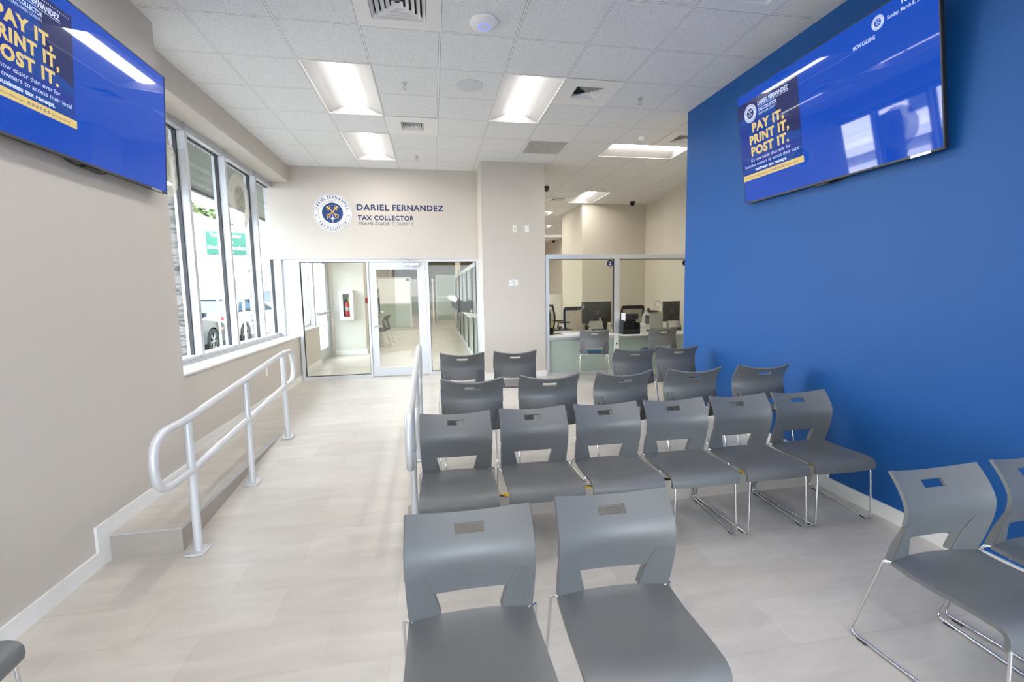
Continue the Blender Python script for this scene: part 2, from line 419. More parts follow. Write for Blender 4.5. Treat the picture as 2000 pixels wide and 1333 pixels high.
def seal(mb, fn, cx, cy, R, mi, w=0.0, d=0.0006, words=True):
    """round county seal; mi = material indices (white, navy, blue, gold)"""
    W_, N_, B_, G_ = mi
    mb.disc(fn, cx, cy, 0, R, w, 64, W_)
    mb.disc(fn, cx, cy, R*0.945, R*0.965, w+d, 64, N_)
    mb.disc(fn, cx, cy, R*0.735, R*0.750, w+d, 64, N_)
    mb.disc(fn, cx, cy, 0, R*0.545, w+d, 48, B_)
    if words:
        arc_text(mb, fn, 'DARIEL FERNANDEZ', cx, cy, R*0.785, R*0.125, 171, 9, N_, w+d, 0.03)
        arc_text(mb, fn, 'TAX COLLECTOR', cx, cy, R*0.905, R*0.125, 212, 328, N_, w+d, 0.03, True)
        arc_text(mb, fn, 'MIAMI-DADE COUNTY', cx, cy, R*0.60, R*0.085, 160, 20, N_, w+d, 0.0)
        arc_text(mb, fn, 'IN GOD WE TRUST', cx, cy, R*0.685, R*0.075, 218, 322, N_, w+d, 0.0, True)
        for a in (190, 350):
            flat(mb, fn, star_pts(cx+R*0.85*math.cos(math.radians(a)), cy+R*0.85*math.sin(math.radians(a)), R*0.055, R*0.022), N_, w+d)
    # two crossed keys
    for sgn in (-1, 1):
        a = math.radians(90+sgn*45); ca, sa = math.cos(a), math.sin(a)
        def kf(u, v, ww, ca=ca, sa=sa): return fn(cx+R*(u*ca-v*sa), cy+R*0.06+R*(u*sa+v*ca), ww)
        e = w+2*d+sgn*d*0.35
        flat(mb, kf, [(-0.24, -0.025), (0.24, -0.025), (0.24, 0.025), (-0.24, 0.025)], G_, e)
        mb.disc(kf, -0.31, 0, 0.055, 0.10, e, 20, G_)
        flat(mb, kf, [(0.20, -0.10), (0.28, -0.10), (0.28, 0.10), (0.20, 0.10)], G_, e+d*0.2)
        flat(mb, kf, [(0.32, -0.075), (0.38, -0.075), (0.38, 0.075), (0.32, 0.075)], G_, e+d*0.2)
        flat(mb, kf, [(0.24, -0.03), (0.40, -0.03), (0.40, 0.03), (0.24, 0.03)], G_, e+d*0.3)
    flat(mb, fn, star_pts(cx, cy-R*0.30, R*0.17, R*0.035, 4), W_, w+3*d)
    flat(mb, fn, star_pts(cx, cy-R*0.30, R*0.10, R*0.03, 4, PI/4), W_, w+3.4*d)
    for dx, dy in ((-0.13, 0.38), (0, 0.41), (0.13, 0.38), (-0.27, -0.30), (0.27, -0.30), (0, -0.48), (0, -0.10)):
        flat(mb, fn, star_pts(cx+R*dx, cy+R*dy, R*0.035, R*0.016), W_, w+3*d)
# ================================================================== room shell
b = MB()
def qz(x0, x1, y0, y1, z, m=0): b.poly([(x0, y0, z), (x1, y0, z), (x1, y1, z), (x0, y1, z)], m)
YS, YR = 3.04, 4.92           # step nosing / top end of the ramp
XC, XR = -1.59, -0.215        # kerb edge / right edge of the ramp
qz(-2.05, 3.05, -4.05, YS, 0)
b.poly([(XC, YS, 0), (XR, YS, 0), (XR, YR, S), (XC, YR, S)])
qz(-2.25, XC, YS, YR, S); qz(XR, 3.05, YS, YR, S)
qz(-2.45, 5.6, YR, 11.6, S); qz(-2.45, 5.6, 11.6, 32.2, S)
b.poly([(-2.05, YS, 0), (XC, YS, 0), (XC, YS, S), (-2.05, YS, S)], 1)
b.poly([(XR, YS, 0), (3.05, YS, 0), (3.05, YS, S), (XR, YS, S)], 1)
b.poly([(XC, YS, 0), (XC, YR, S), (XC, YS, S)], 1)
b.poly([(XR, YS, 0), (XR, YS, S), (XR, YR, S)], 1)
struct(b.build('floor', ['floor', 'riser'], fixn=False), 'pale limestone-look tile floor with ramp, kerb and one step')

b = MB(); b.prism([(XC+0.003, YS), (XC+0.003, YR-0.02), (XC-0.045, YR-0.3), (XC-0.010, YS)], (S-0.008, S+0.003), lambda u, v, w: Vector((u, v, w))); b.box(-1.99, XC, YS-0.004, YS+0.004, S-0.006, S+0.002)
struct(b.build('trim_1', 'alum'), 'thin metal edge strip along the kerb')
b = MB(); b.box(XR+0.12, 2.98, YS-0.001, YS+0.05, S, S+0.002)
tag(b.build('hazard_tape', 'tape'), 'yellow and black striped tape along the step edge', 'tape')

# left side: television wall, window wall with sill and soffit
b = MB(); b.box(-2.7, -2.0, -4.2, 4.05, -0.05, CZ); b.box(-2.7, -2.2, 4.05, 8.14, -0.05, 0.885); b.box(-2.62, -2.2, 4.05, 8.14, 3.37, CZ)
b.box(-2.7, -2.28, 8.14, 9.74, -0.05, 0.93); b.box(-2.59, -2.28, 8.14, 11.15, 2.75, CZ); b.box(-2.7, -2.28, 11.10, 11.6, -0.05, CZ)
struct(b.build('wall_left', 'wall'), 'warm grey left wall with the window band')
b = MB(); b.box(-2.6, -2.185, 4.05, 8.05, 0.885, 0.905, bev=0.004); b.box(-2.6, -2.265, 8.14, 9.72, 0.93, 0.95)
struct(b.build('trim_2', 'white'), 'white window sill board')
b = MB(); b.box(3.0, 3.2, -4.2, 5.09, -0.05, CZ)
struct(b.build('wall_right', 'blue'), 'royal blue right wall')
b = MB(); b.box(-2.56, 0.82, 8.0, 8.16, 2.155, CZ)
struct(b.build('wall_back', 'wall'), 'warm grey wall above the glass partition')
b = MB(); b.box(0.80, 1.835, 7.37, 8.3, S-0.05, CZ)
struct(b.build('wall_column', 'wall'), 'broad warm grey pier beside the glass partition')
b = MB(); b.box(-2.5, -1.58, 11.15, 11.6, S-0.05, CZ)
struct(b.build('wall_corridor', 'corridor_wall'), 'pale wall with the extinguisher cabinet beyond the glass sidelight')
b = MB(); b.box(-2.7, -2.4, 11.6, 32.1, 0, CZ); struct(b.build('wall_street', 'corridor_wall'), 'street-side wall of the far space')
b = MB(); b.box(-2.7, 5.8, 32.1, 32.3, 0, CZ); struct(b.build('wall_far', 'office_wall'), 'far end wall beyond the corridor')
b = MB()
b.box(4.95, 5.8, 5.0, 9.3, S-0.05, CZ); b.box(5.2, 5.8, 9.3, 10.65, S-0.05, CZ); b.box(3.57, 5.8, 10.65, 12.37, S-0.05, CZ); b.box(5.1, 5.8, 12.37, 32.3, S-0.05, CZ)
b.box(3.2, 5.0, 4.95, 5.09, S-0.05, CZ); b.box(0.86, 1.02, 17.1, 17.5, S-0.05, CZ)
struct(b.build('wall_office', 'office_wall'), 'beige walls of the office behind the teller counters')
# wall behind the photographer; its unseen glazed opening is added for frontal fill
b = MB()
b.box(-2.7, -1.65, -4.2, -4.0, -0.05, CZ); b.box(2.55, 3.2, -4.2, -4.0, -0.05, CZ); b.box(-1.65, 2.55, -4.2, -4.0, 2.8, CZ)
struct(b.build('wall_rear', 'wall'), 'rear wall with an added glazed opening for frontal fill')
b = MB()
for x in (-1.62, -0.22, 1.12, 2.52): b.box(x-0.03, x+0.03, -4.14, -4.04, -0.05, 2.8)
b.box(-1.59, 2.49, -4.14, -4.04, 2.74, 2.8); b.box(-1.59, 2.49, -4.14, -4.04, -0.05, 0.12)
struct(b.build('fill_opening_frame', 'white_metal'), 'white frame of the added opening for fill light')
b = MB(); b.box(-1.59, 2.49, -4.10, -4.09, 0.12, 2.74)
struct(b.build('window_9', 'pane'), 'panes of the added opening for fill light')
b = MB(); b.box(-2.75, 5.9, -4.3, 32.4, CZ+0.45, CZ+0.6)
b.box(-2.72, -2.68, -4.3, 32.4, CZ, CZ+0.45); b.box(5.6, 5.9, -4.3, 32.4, CZ, CZ+0.45)
b.box(-2.7, 5.9, -4.3, -4.1, CZ, CZ+0.45); b.box(-2.7, 5.9, 32.2, 32.4, CZ, CZ+0.45)
struct(b.build('sun_block_slab', 'concrete'), 'unseen roof slab above the ceiling, added to block the sun')  # out of view, put in so no sun leaks through the ceiling
b = MB(); b.box(3.2, 5.9, -4.3, -4.1, -0.05, CZ); b.box(5.8, 5.9, -4.3, 5.0, -0.05, CZ)
struct(b.build('wall_side', 'white'), 'outer wall of the next unit')

# baseboards
b = MB()
b.box(-2.0, -1.985, -4.0, 2.945, 0, 0.095); b.box(-2.0, -1.985, 2.945, 3.04, 0, S+0.095); b.box(-2.0, -1.985, 3.04, 4.05, S, S+0.095)
b.box(-2.2, -2.185, 4.05, 8.02, S, S+0.095); b.box(-2.2, -2.0, 4.05, 4.065, S, S+0.095)
b.box(-2.28, -2.265, 8.16, 9.74, S, S+0.12)
struct(b.build('baseboard_left', 'white'), 'white baseboard stepping up along the left wall')
b = MB(); b.box(2.985, 3.0, -4.0, 2.94, 0, 0.10); b.box(2.985, 3.0, 2.94, 3.04, 0, S+0.10); b.box(2.985, 3.0, 3.04, 5.105, S, S+0.10); b.box(3.0, 3.2, 5.09, 5.105, S, S+0.1)
struct(b.build('baseboard_right', 'white'), 'white baseboard stepping up along the blue wall')
b = MB(); b.box(0.785, 1.85, 7.355, 7.37, S, S+0.095); b.box(0.785, 0.80, 7.37, 8.0, S, S+0.095); b.box(1.835, 1.85, 7.37, 7.42, S, S+0.095)
b.box(-2.28, -1.58, 11.135, 11.15, S, S+0.12); b.box(-1.58, -1.565, 11.135, 11.6, S, S+0.12)
struct(b.build('baseboard_back', 'white'), 'white baseboard round the pier and the corridor wall')

# ------------------------------------------------------------------ windows of the left wall
YM = [3.525, 4.465, 5.405, 6.325, 7.29, 8.06]
for i in range(5):
    y0, y1 = YM[i], YM[i+1]
    if i == 0: y0 = 4.06; 
    if i == 0: continue
    r = thing('window_%d' % i, 'tall white-framed pane in the left window band, number %d from the television end' % i, None)
    r['kind'] = 'structure'
    w = MB(); e = 0.027
    last = (i == 4)
    ym = y1-(0.0 if last else e); 
    w.box(-2.60, -2.455, y1-e, y1+(0 if last else e), 0.905, 3.37)                 # mullion at the far edge
    if i == 1: w.box(-2.60, -2.455, y0-e, y0+e, 0.905, 3.37)
    w.box(-2.60, -2.47, y0+e, y1-e, 3.29, 3.37); w.box(-2.60, -2.47, y0+e, y1-e, 0.905, 0.965); w.box(-2.60, -2.455, y0+e, y1-e, 0.905, 0.93)
    w.build('frame', 'frame_grey', r)
    w = MB()
    for ya, yb in ((y0+e, y0+e+0.014), (y1-e-0.014, y1-e)): w.box(-2.565, -2.53, ya, yb, 0.965, 3.29)
    w.box(-2.565, -2.53, y0+e, y1-e, 3.276, 3.29)
    w.build('gasket', 'gasket', r)
    w = MB(); w.box(-2.556, -2.548, y0+e+0.012, y1-e-0.012, 0.965, 3.29); w.build('pane', 'pane', r)
# decals on the glass, read from the street
def fw(u, v, w): return Vector((-2.544+w, 8.0-u, v))       # mirrored, u runs from right to left seen from indoors
for yc, lab in ((5.05, 'large pale round seal decal on the window pane nearest the television'), (6.93, 'large pale round seal decal on the third window pane')):
    d = MB(); seal(d, fw, 8.0-yc, 2.88, 0.35, (0, 1, 1, 0), 0.0, 0.0006)
    tag(d.build('window_decal', ['seal_film', 'seal_film_dark'], fixn=False), lab, 'decal', 'seal decals on the windows')
for yc, lab in ((5.87, 'faint lettering decal high on the second window pane'), (7.70, 'faint lettering decal high on the last window pane')):
    t = thing('window_decal', lab, 'decal', (0, 0, 0), 0, 'lettering decals on the windows')
    for k, (tx, cap) in enumerate((('DARIEL FERNANDEZ', 0.052), ('TAX COLLECTOR', 0.05), ('MIAMI-DADE COUNTY', 0.04))):
        d = MB(); put_text(d, fw, tx, 8.0-yc, 3.00-0.095*k, cap, 0.56-0.06*k, 'C', 0, 0, 0.02); d.build('text_line', 'seal_film_faint', t, fixn=False)

# ------------------------------------------------------------------ glass partition and door
b = MB(); fy0, fy1 = 8.02, 8.12
b.box(-2.18, -2.13, fy0, fy1, S, 2.11); b.box(-1.085, -1.052, fy0, fy1, S, 2.11); b.box(-0.113, -0.06, fy0, fy1, S, 2.11); b.box(0.758, 0.80, fy0, fy1, S, 2.11)
b.box(-2.18, 0.80, fy0, fy1, 2.11, 2.16)
b.box(-2.56, -2.18, 8.04, 8.12, 0.905, 2.155)
b.box(-2.46, -2.40, 8.0, 8.04, 0.905, 2.155)
struct(b.build('trim_3', 'white_metal'), 'white metal frame of the glass partition')
b = MB(); b.box(-2.28, -2.18, 8.05, 8.14, S, 0.905); struct(b.build('wall_partition', 'wall'), 'short wall return under the sill by the partition')
for n, xa, xb, lab in ((5, -2.13, -1.085, 'wide glass sidelight left of the door'), (6, -0.06, 0.758, 'glass sidelight right of the door')):
    r = thing('window_%d' % n, lab, None); r['kind'] = 'structure'
    w = MB(); w.box(xa, xb, fy0, fy1, S, S+0.05); w.build('frame', 'white_metal', r)
    w = MB(); g = 0.008
    for q in ((xa, xa+g, S+0.05, 2.11), (xb-g, xb, S+0.05, 2.11), (xa, xb, S+0.05, S+0.05+g), (xa, xb, 2.11-g, 2.11)): w.box(q[0], q[1], 8.035, 8.075, q[2], q[3])
    w.build('gasket', 'gasket', r)
    w = MB(); w.box(xa+g, xb-g, 8.05, 8.058, S+0.05+g, 2.11-g); w.build('pane', 'partition_glass', r)
r = thing('door_1', 'white-framed glass door in the partition with a lever handle', None); r['kind'] = 'structure'
w = MB()
w.box(-1.047, -0.931, 8.035, 8.08, 0.165, 2.105); w.box(-0.252, -0.118, 8.035, 8.08, 0.165, 2.105)
w.box(-0.931, -0.252, 8.035, 8.08, 1.985, 2.105); w.box(-0.931, -0.252, 8.035, 8.08, 0.165, 0.31); w.build('leaf', 'white_metal', r)
w = MB(); w.box(-0.931, -0.252, 8.054, 8.06, 0.31, 1.985); w.build('pane', 'partition_glass', r)
w = MB(); w.lathe([(0.0, 0), (0.036, 0), (0.036, -0.012), (0.0, -0.012)], (-1.0, 8.035, 1.03), 'Y', 20)
w.tube([(-1.0, 8.03, 1.03), (-1.0, 7.975, 1.03), (-0.88, 7.975, 1.03)], 0.011, 10, fillet=0.02); w.build('lever_handle', 'steel', r)
w = MB(); w.box(-0.47, -0.215, 7.985, 8.035, 2.045, 2.085, bev=0.006); w.tube([(-0.33, 8.0, 2.09), (-0.33, 8.0, 2.125), (-0.53, 7.95, 2.165)], 0.008, 8); w.box(-0.55, -0.50, 7.94, 8.02, 2.158, 2.172)
w.lathe([(0, 0), (0.012, 0), (0.012, -0.03), (0, -0.03)], (-0.33, 8.0, 2.045), 'Z', 12); w.build('door_closer', 'steel', r)
for z in (1.9, 1.12, 0.33):
    w = MB(); w.lathe([(0, -0.05), (0.009, -0.05), (0.009, 0.05), (0, 0.05)], (-0.115, 8.03, z), 'Z', 10); w.build('hinge', 'steel', r)

# exit door and windows on the street side beyond the partition
for n, ya, yb in ((7, 8.16, 8.93), (8, 8.93, 9.70)):
    r = thing('window_%d' % n, 'street window beyond the glass partition, %s' % ('nearer one' if n == 7 else 'one beside the exit door'), None); r['kind'] = 'structure'
    w = MB(); w.box(-2.58, -2.44, ya, ya+0.05, 0.95, 2.75); w.box(-2.58, -2.44, yb-0.05, yb, 0.95, 2.75); w.box(-2.58, -2.44, ya+0.05, yb-0.05, 0.95, 1.0); w.box(-2.58, -2.44, ya+0.05, yb-0.05, 2.69, 2.75); w.build('frame', 'white_metal', r)
    w = MB(); w.box(-2.55, -2.543, ya+0.05, yb-0.05, 1.0, 2.69); w.build('pane', 'pane', r)
r = thing('door_2', 'glazed exit door with a push bar beyond the partition', None); r['kind'] = 'structure'
w = MB(); w.box(-2.44, -2.36, 9.74, 9.84, S, 2.75); w.box(-2.44, -2.36, 11.02, 11.12, S, 2.75); w.box(-2.44, -2.36, 9.84, 11.02, 2.35, 2.43)
w.box(-2.43, -2.38, 9.84, 9.94, S+0.01, 2.35); w.box(-2.43, -2.38, 10.92, 11.02, S+0.01, 2.35); w.box(-2.43, -2.38, 9.94, 10.92, S+0.01, S+0.24); w.box(-2.43, -2.38, 9.94, 10.92, 2.26, 2.35); w.build('leaf', 'alum', r)
w = MB(); w.box(-2.41, -2.403, 9.94, 10.92, S+0.24, 2.26); w.box(-2.41, -2.403, 9.84, 11.02, 2.43, 2.75); w.build('pane', 'pane', r)
w = MB(); w.box(-2.36, -2.30, 9.88, 10.98, 1.14, 1.20, bev=0.006); w.box(-2.38, -2.31, 10.84, 10.94, 1.12, 1.22, bev=0.006); w.build('push_bar', 'steel', r)

# ------------------------------------------------------------------ ceiling with openings
TROFF = [(1, 1, 0), (4, 1, 0), (1, 4, 0), (1, -3, 0), (4, -3, 0), (1, -7, 0), (4, -7, 0),
         (7, 4, 1), (8, 9, 0), (6, 13, 1), (7, 17, 1), (9, 21, 1), (4, 12, 0), (4, 17, 0), (0, 9, 0), (2, 9, 0), (0, 13, 0), (2, 14, 0), (0, 18, 0), (2, 20, 0), (0, 23, 0), (2, 28, 0), (0, 32, 0), (4, 24, 0), (0, 38, 0), (5, 8, 0), (5, 16, 0), (-1, 20, 1), (3, 40, 0), (7, 25, 0), (7, 34, 0)]
DIFF = [(2, -1), (5, 1), (2, 3), (6, -2), (8, 3), (7, 10)]
holes = set(DIFF)
for c, r_, o in TROFF: holes |= {(c, r_), (c+1, r_) if o else (c, r_+1)}
b = MB()
for c in range(-2, 12):
    for r_ in range(-13, 47):
        if (c, r_) in holes: continue
        x, y = X0+c*T, Y0+r_*T
        
        b.poly([(x, y, CZ), (x, y+T, CZ), (x+T, y+T, CZ), (x+T, y, CZ)])
struct(b.build('ceiling', 'ceiling', fixn=False), 'suspended ceiling of speckled white square tiles')

def troffer(label, group, lens='lens'):
    t = thing('ceiling_light', label, 'light', (0, 0, 0), 0, group); L, W = 2*T, T
    # origin at the centre of the opening, long side along y
    b = MB(); g = 0.012; h = 0.09
    x = W/2-g; y = L/2-g; xl = 0.088
    for s_ in (-1, 1):                                   # curved side reflectors
        prof = [(x, 0.0), (x-0.04, 0.016), (x-0.09, 0.036), (xl+0.05, 0.058), (xl+0.015, 0.068), (xl, 0.072)]
        for (xa, za), (xb, zb) in zip(prof, prof[1:]): b.poly([(s_*xa, -y, za), (s_*xb, -y, zb), (s_*xb, y, zb), (s_*xa, y, za)])
    for s_ in (-1, 1):                                   # sloped ends
        b.poly([(-x, s_*y, 0), (x, s_*y, 0), (xl, s_*(y-0.05), 0.072), (-xl, s_*(y-0.05), 0.072)])
    b.poly([(-W/2, -L/2, h), (W/2, -L/2, h), (W/2, L/2, h), (-W/2, L/2, h)])
    for s_ in (-1, 1):
        b.poly([(s_*W/2, -L/2, 0), (s_*W/2, L/2, 0), (s_*W/2, L/2, h), (s_*W/2, -L/2, h)]); b.poly([(-W/2, s_*L/2, 0), (W/2, s_*L/2, 0), (W/2, s_*L/2, h), (-W/2, s_*L/2, h)])
    b.build('reflector', 'reflector', t, fixn=False)
    b = MB()
    n = 8
    for k in range(n):
        a0, a1 = PI*k/n, PI*(k+1)/n
        b.poly([(-xl*math.cos(a0), -y+0.05, 0.072-0.022*math.sin(a0)), (-xl*math.cos(a1), -y+0.05, 0.072-0.022*math.sin(a1)), (-xl*math.cos(a1), y-0.05, 0.072-0.022*math.sin(a1)), (-xl*math.cos(a0), y-0.05, 0.072-0.022*math.sin(a0))])
    b.build('lens', lens, t, fixn=False)
    b = MB(); z0 = -0.004
    for q in ((-W/2, -W/2+g, -L/2, L/2), (W/2-g, W/2, -L/2, L/2), (-W/2, W/2, -L/2, -L/2+g), (-W/2, W/2, L/2-g, L/2)): b.box(q[0], q[1], q[2], q[3], z0, 0.01)
    b.build('frame', 'white', t)
    return t
TL = {(1, 1): 'long recessed ceiling light over the ramp, left of the round speaker', (4, 1): 'long recessed ceiling light right of the round speaker',
      (1, 4): 'recessed ceiling light nearest the partition wall with the seal', (7, 4): 'crosswise recessed ceiling light beside the top of the blue wall end',
      (8, 9): 'recessed office light in front of the tan wall block', (6, 13): 'recessed office light peeping from behind the pier, nearest of the far ones',
      (7, 17): 'recessed office light half hidden behind the pier', (9, 21): 'farthest bright office light right of the pier'}
protos = {}
for c, r_, o in TROFF:
    if o: loc, rz = (X0+(c+1)*T, Y0+(r_+0.5)*T, CZ), PI/2
    else: loc, rz = (X0+(c+0.5)*T, Y0+(r_+1)*T, CZ), 0
    lab = TL.get((c, r_))
    if not lab: lab = 'recessed ceiling light behind the photographer' if r_ < 0 else 'added ceiling light beyond the partition, out of sight, brightening the far rooms'
    grp = 'recessed ceiling lights' if (c, r_) in TL else ('ceiling lights behind the photographer' if r_ < 0 else 'added ceiling lights out of sight')  # far lights missing from TL are unseen, added to brighten office and corridor
    kind = 'lens' if r_ < 5 and c < 7 else 'lens_warm'
    if kind not in protos: q = protos[kind] = troffer(lab, grp, kind); q.location = loc; q.rotation_euler.z = rz
    else: dup(protos[kind], lab, loc, rz, grp)

def diffuser(label, core, group='square air diffusers'):
    t = thing('air_diffuser', label, 'air vent', (0, 0, 0), 0, group); W = T/2; a = core
    b = MB()
    def ring(o, zo, i, zi):
        for k in range(4):
            co = [(-1, -1), (1, -1), (1, 1), (-1, 1)]; p, q = co[k], co[(k+1) % 4]
            b.poly([(p[0]*o, p[1]*o, zo), (q[0]*o, q[1]*o, zo), (q[0]*i, q[1]*i, zi), (p[0]*i, p[1]*i, zi)])
    ring(W, -0.003, a, -0.003); ring(a, -0.003, a, 0.05)
    b.build('face_plate', 'white', t, fixn=False)
    b = MB()
    n = 5
    for k in range(n):
        o = a*(1-k/n*0.97)-0.004; i = max(o-a/n*0.62, 0.008)
        for k2 in range(4):
            co = [(-1, -1), (1, -1), (1, 1), (-1, 1)]; p, q = co[k2], co[(k2+1) % 4]
            b.poly([(p[0]*o, p[1]*o, -0.006), (q[0]*o, q[1]*o, -0.006), (q[0]*i, q[1]*i, 0.018), (p[0]*i, p[1]*i, 0.018)])
    b.poly([(-0.012, -0.012, 0.028), (0.012, -0.012, 0.028), (0.012, 0.012, 0.028), (-0.012, 0.012, 0.028)])
    b.build('louvre', 'white', t, fixn=False)
    b = MB(); b.poly([(-W, -W, 0.055), (W, -W, 0.055), (W, W, 0.055), (-W, W, 0.055)]); b.build('duct', 'void', t, fixn=False)
    return t
DL = {(2, -1): ('large square air diffuser at the top edge, left of the access point', 0.20), (5, 1): ('square air diffuser right of the second long ceiling light', 0.145),
      (2, 3): ('small square air diffuser between ramp lights and speaker', 0.135), (6, -2): ('plain edge of an air diffuser at the top edge of the photo', 0.2),
      (8, 3): ('air diffuser cut off by the blue wall end', 0.145), (7, 10): ('air diffuser in the office ceiling beside the pier', 0.145)}
for (c, r_), (lab, a) in DL.items():
    d = diffuser(lab, a); d.location = (X0+(c+0.5)*T, Y0+(r_+0.5)*T, CZ)

t = thing('return_grille', 'perforated grey return air grille above the pier', 'air vent', (X0+5.5*T, Y0+4.5*T, CZ))
b = MB(); W = T/2-0.01
b.box(-W, W, -W, W, -0.005, -0.002); b.build('grille_frame', 'white', t)
b = MB(); n = 26
st = 2*(W-0.02)/n
for i in range(n):
    for j in range(n):
        x, y = -W+0.02+(i+0.5)*st, -W+0.02+(j+0.5)*st; k = st*0.33
        b.poly([(x-k, y-k, -0.0055), (x-k, y+k, -0.0055), (x+k, y+k, -0.0055), (x+k, y-k, -0.0055)])
b.build('perforation', 'dark', t, fixn=False)

t = thing('wireless_access_point', 'white domed wireless access point with a blue glowing ring on the ceiling', 'access point', (0.45, 3.66, CZ))
b = MB(); b.lathe([(0, 0.003), (0.100, 0.003), (0.108, -0.008), (0.108, -0.016), (0.096, -0.030), (0.06, -0.040), (0.0, -0.043)], seg=40); b.build('dome', 'vinyl_white', t)
b = MB(); b.lathe([(0.037, -0.0425), (0.046, -0.0435), (0.048, -0.0405)], seg=40)
m_ring = pbr('blue_status_ring', (0.2, 0.25, 0.8), 0.4, emit=(0.12, 0.16, 1.0), estr=1.3); b.build('status_ring', m_ring, t)
t = thing('ceiling_speaker', 'flush round white speaker in the ceiling', 'speaker', (0.43, 4.76, CZ))
b = MB(); b.lathe([(0, -0.006), (0.128, -0.006), (0.136, -0.004), (0.136, 0)], seg=48); b.build('grille', noisy('speaker_grille', (0.62, 0.63, 0.66), 0.6, 900, 0.1), t)

def sprinkler(label, loc):
    t = thing('fire_sprinkler', label, 'sprinkler', loc, 0, 'pendent fire sprinklers')
    b = MB(); b.lathe([(0, -0.002), (0.032, -0.002), (0.036, 0.003), (0, 0.003)], seg=20); b.lathe([(0.0, -0.03), (0.009, -0.03), (0.009, -0.002)], seg=10); b.build('escutcheon', 'steel', t)
    b = MB(); b.tube([(-0.012, 0, -0.028), (-0.016, 0, -0.045), (0, 0, -0.062), (0.016, 0, -0.045), (0.012, 0, -0.028)], 0.003, 6); b.build('yoke', 'steel', t)
    b = MB(); b.lathe([(0, -0.066), (0.020, -0.064), (0.020, -0.0625), (0, -0.062)], seg=14); b.build('deflector', 'steel', t)
    return t
sp = sprinkler('fire sprinkler between the ramp lights and the speaker', (-0.205, 4.80, CZ))
dup(sp, 'fire sprinkler right of the square diffuser, nearest the blue wall', (2.27, 4.81, CZ))
dup(sp, 'fire sprinkler nearest the partition wall', (-0.17, 7.26, CZ))
dup(sp, 'fire sprinkler in the office ceiling above the tan block', (3.48, 9.05, CZ))
b = MB(); b.lathe([(0, -0.045), (0.035, -0.043), (0.05, -0.025), (0.055, 0)], (2.87, 6.0, CZ), seg=28)
tag(b.build('smoke_detector', 'vinyl_white'), 'small round white smoke detector near the blue wall', 'smoke detector')
def camera_dome(label, loc):
    t = thing('security_camera', label, 'camera', loc, 0, 'black dome cameras')
    b = MB(); b.lathe([(0, 0), (0.06, 0), (0.062, -0.03), (0.055, -0.04)], seg=20); b.build('base', 'black', t)
    b = MB(); b.lathe([(0.052, -0.04), (0.05, -0.07), (0.035, -0.095), (0, -0.105)], seg=20); b.build('dome', pbr('smoked_dome', (0.01, 0.01, 0.01), 0.08), t)
    return t
cd = camera_dome('black dome camera on the ceiling before the tan wall block', (4.69, 10.3, CZ))
dup(cd, 'black dome camera half hidden behind the pier', (2.275, 9.0, CZ)); dup(cd, 'tiny black dome camera at the far office wall', (5.0, 18.6, CZ))

# ------------------------------------------------------------------ wall graphics, plates
def fb(u, v, w): return Vector((u, 8.0-0.001-w, v))
b = MB()
pts = [(0.0, 0.0)]
b.lathe([(0, 0), (0.300, 0), (0.300, -0.006), (0, -0.006)], (-1.565, 8.0, 2.903), 'Y', 64, 0, False)
seal(b, lambda u, v, w: Vector((u, 8.0-0.0066-w, v)), -1.565, 2.903, 0.300, (0, 1, 2, 3))
tag(b.build('seal_sign', ['vinyl_white', 'navy', 'seal_blue', 'gold'], fixn=False), 'round blue and white county seal with crossed gold keys on the back wall', 'sign')
t = thing('wall_lettering', 'navy lettering with a gold underline right of the round seal', 'sign', (0, 0, 0))
for tx, x, w_ in (('DARIEL', -1.187, 0.519), ('FERNANDEZ', -0.617, 0.842)):
    b = MB(); put_text(b, fb, tx, x, 2.955, 0.098, w_, 'L', 0, 0.002, 0.03, 1.12); b.build('name_word', 'navy', t, fixn=False)
b = MB(); flat(b, fb, [(-1.187, 2.918), (0.235, 2.918), (0.235, 2.926), (-1.187, 2.926)], 0, 0.002); b.build('underline', 'pale_gold', t, fixn=False)
b = MB(); put_text(b, fb, 'TAX COLLECTOR', -1.175, 2.795, 0.078, 0.90, 'L', 0, 0.002, 0.025, 1.12); b.build('title_line', 'navy', t, fixn=False)
b = MB(); put_text(b, fb, 'MIAMI-DADE COUNTY', -1.168, 2.712, 0.052, 0.893, 'L', 0, 0.002, 0.0, 1.15); b.build('county_line', 'grey_ink', t, fixn=False)

def fc(u, v, w): return Vector((u, 7.37-w, v))
for x, lab, tog in ((1.335, 'white wall plate with a dark dot, left of the two on the pier', 0), (1.535, 'white rocker switch plate, right of the two on the pier', 1)):
    t = thing('switch_plate', lab, 'switch', (x, 7.37, 2.59), 0, 'plates on the pier')
    b = MB(); b.box(-0.037, 0.037, -0.006, 0, -0.06, 0.06, bev=0.002); b.build('plate', 'ivory', t)
    b = MB()
    if tog: b.box(-0.016, 0.016, -0.010, -0.006, -0.033, 0.033, bev=0.001); b.build('rocker', 'vinyl_white', t)
    else: b.lathe([(0, -0.008), (0.007, -0.008), (0.007, -0.006)], (0, 0, 0), 'Y', 12); b.build('lens_dot', 'dark', t)
t = thing('occupancy_sign', 'small white occupancy sign on the pier', 'sign', (1.30, 7.37, 1.722))
b = MB(); b.box(-0.072, 0.072, -0.004, 0, -0.046, 0.046); b.build('board', 'vinyl_white', t)
b = MB(); fs = lambda u, v, w: Vector((u, -0.0045-w, v))
put_text(b, fs, 'TOTAL', 0, 0.018, 0.016, 0.058, m=0, bold=0.02); put_text(b, fs, 'OCCUPANCY', 0, -0.008, 0.016, 0.118, bold=0.02); put_text(b, fs, '49', 0, -0.034, 0.016, 0.026, bold=0.02)
b.build('lettering', 'black', t, fixn=False)
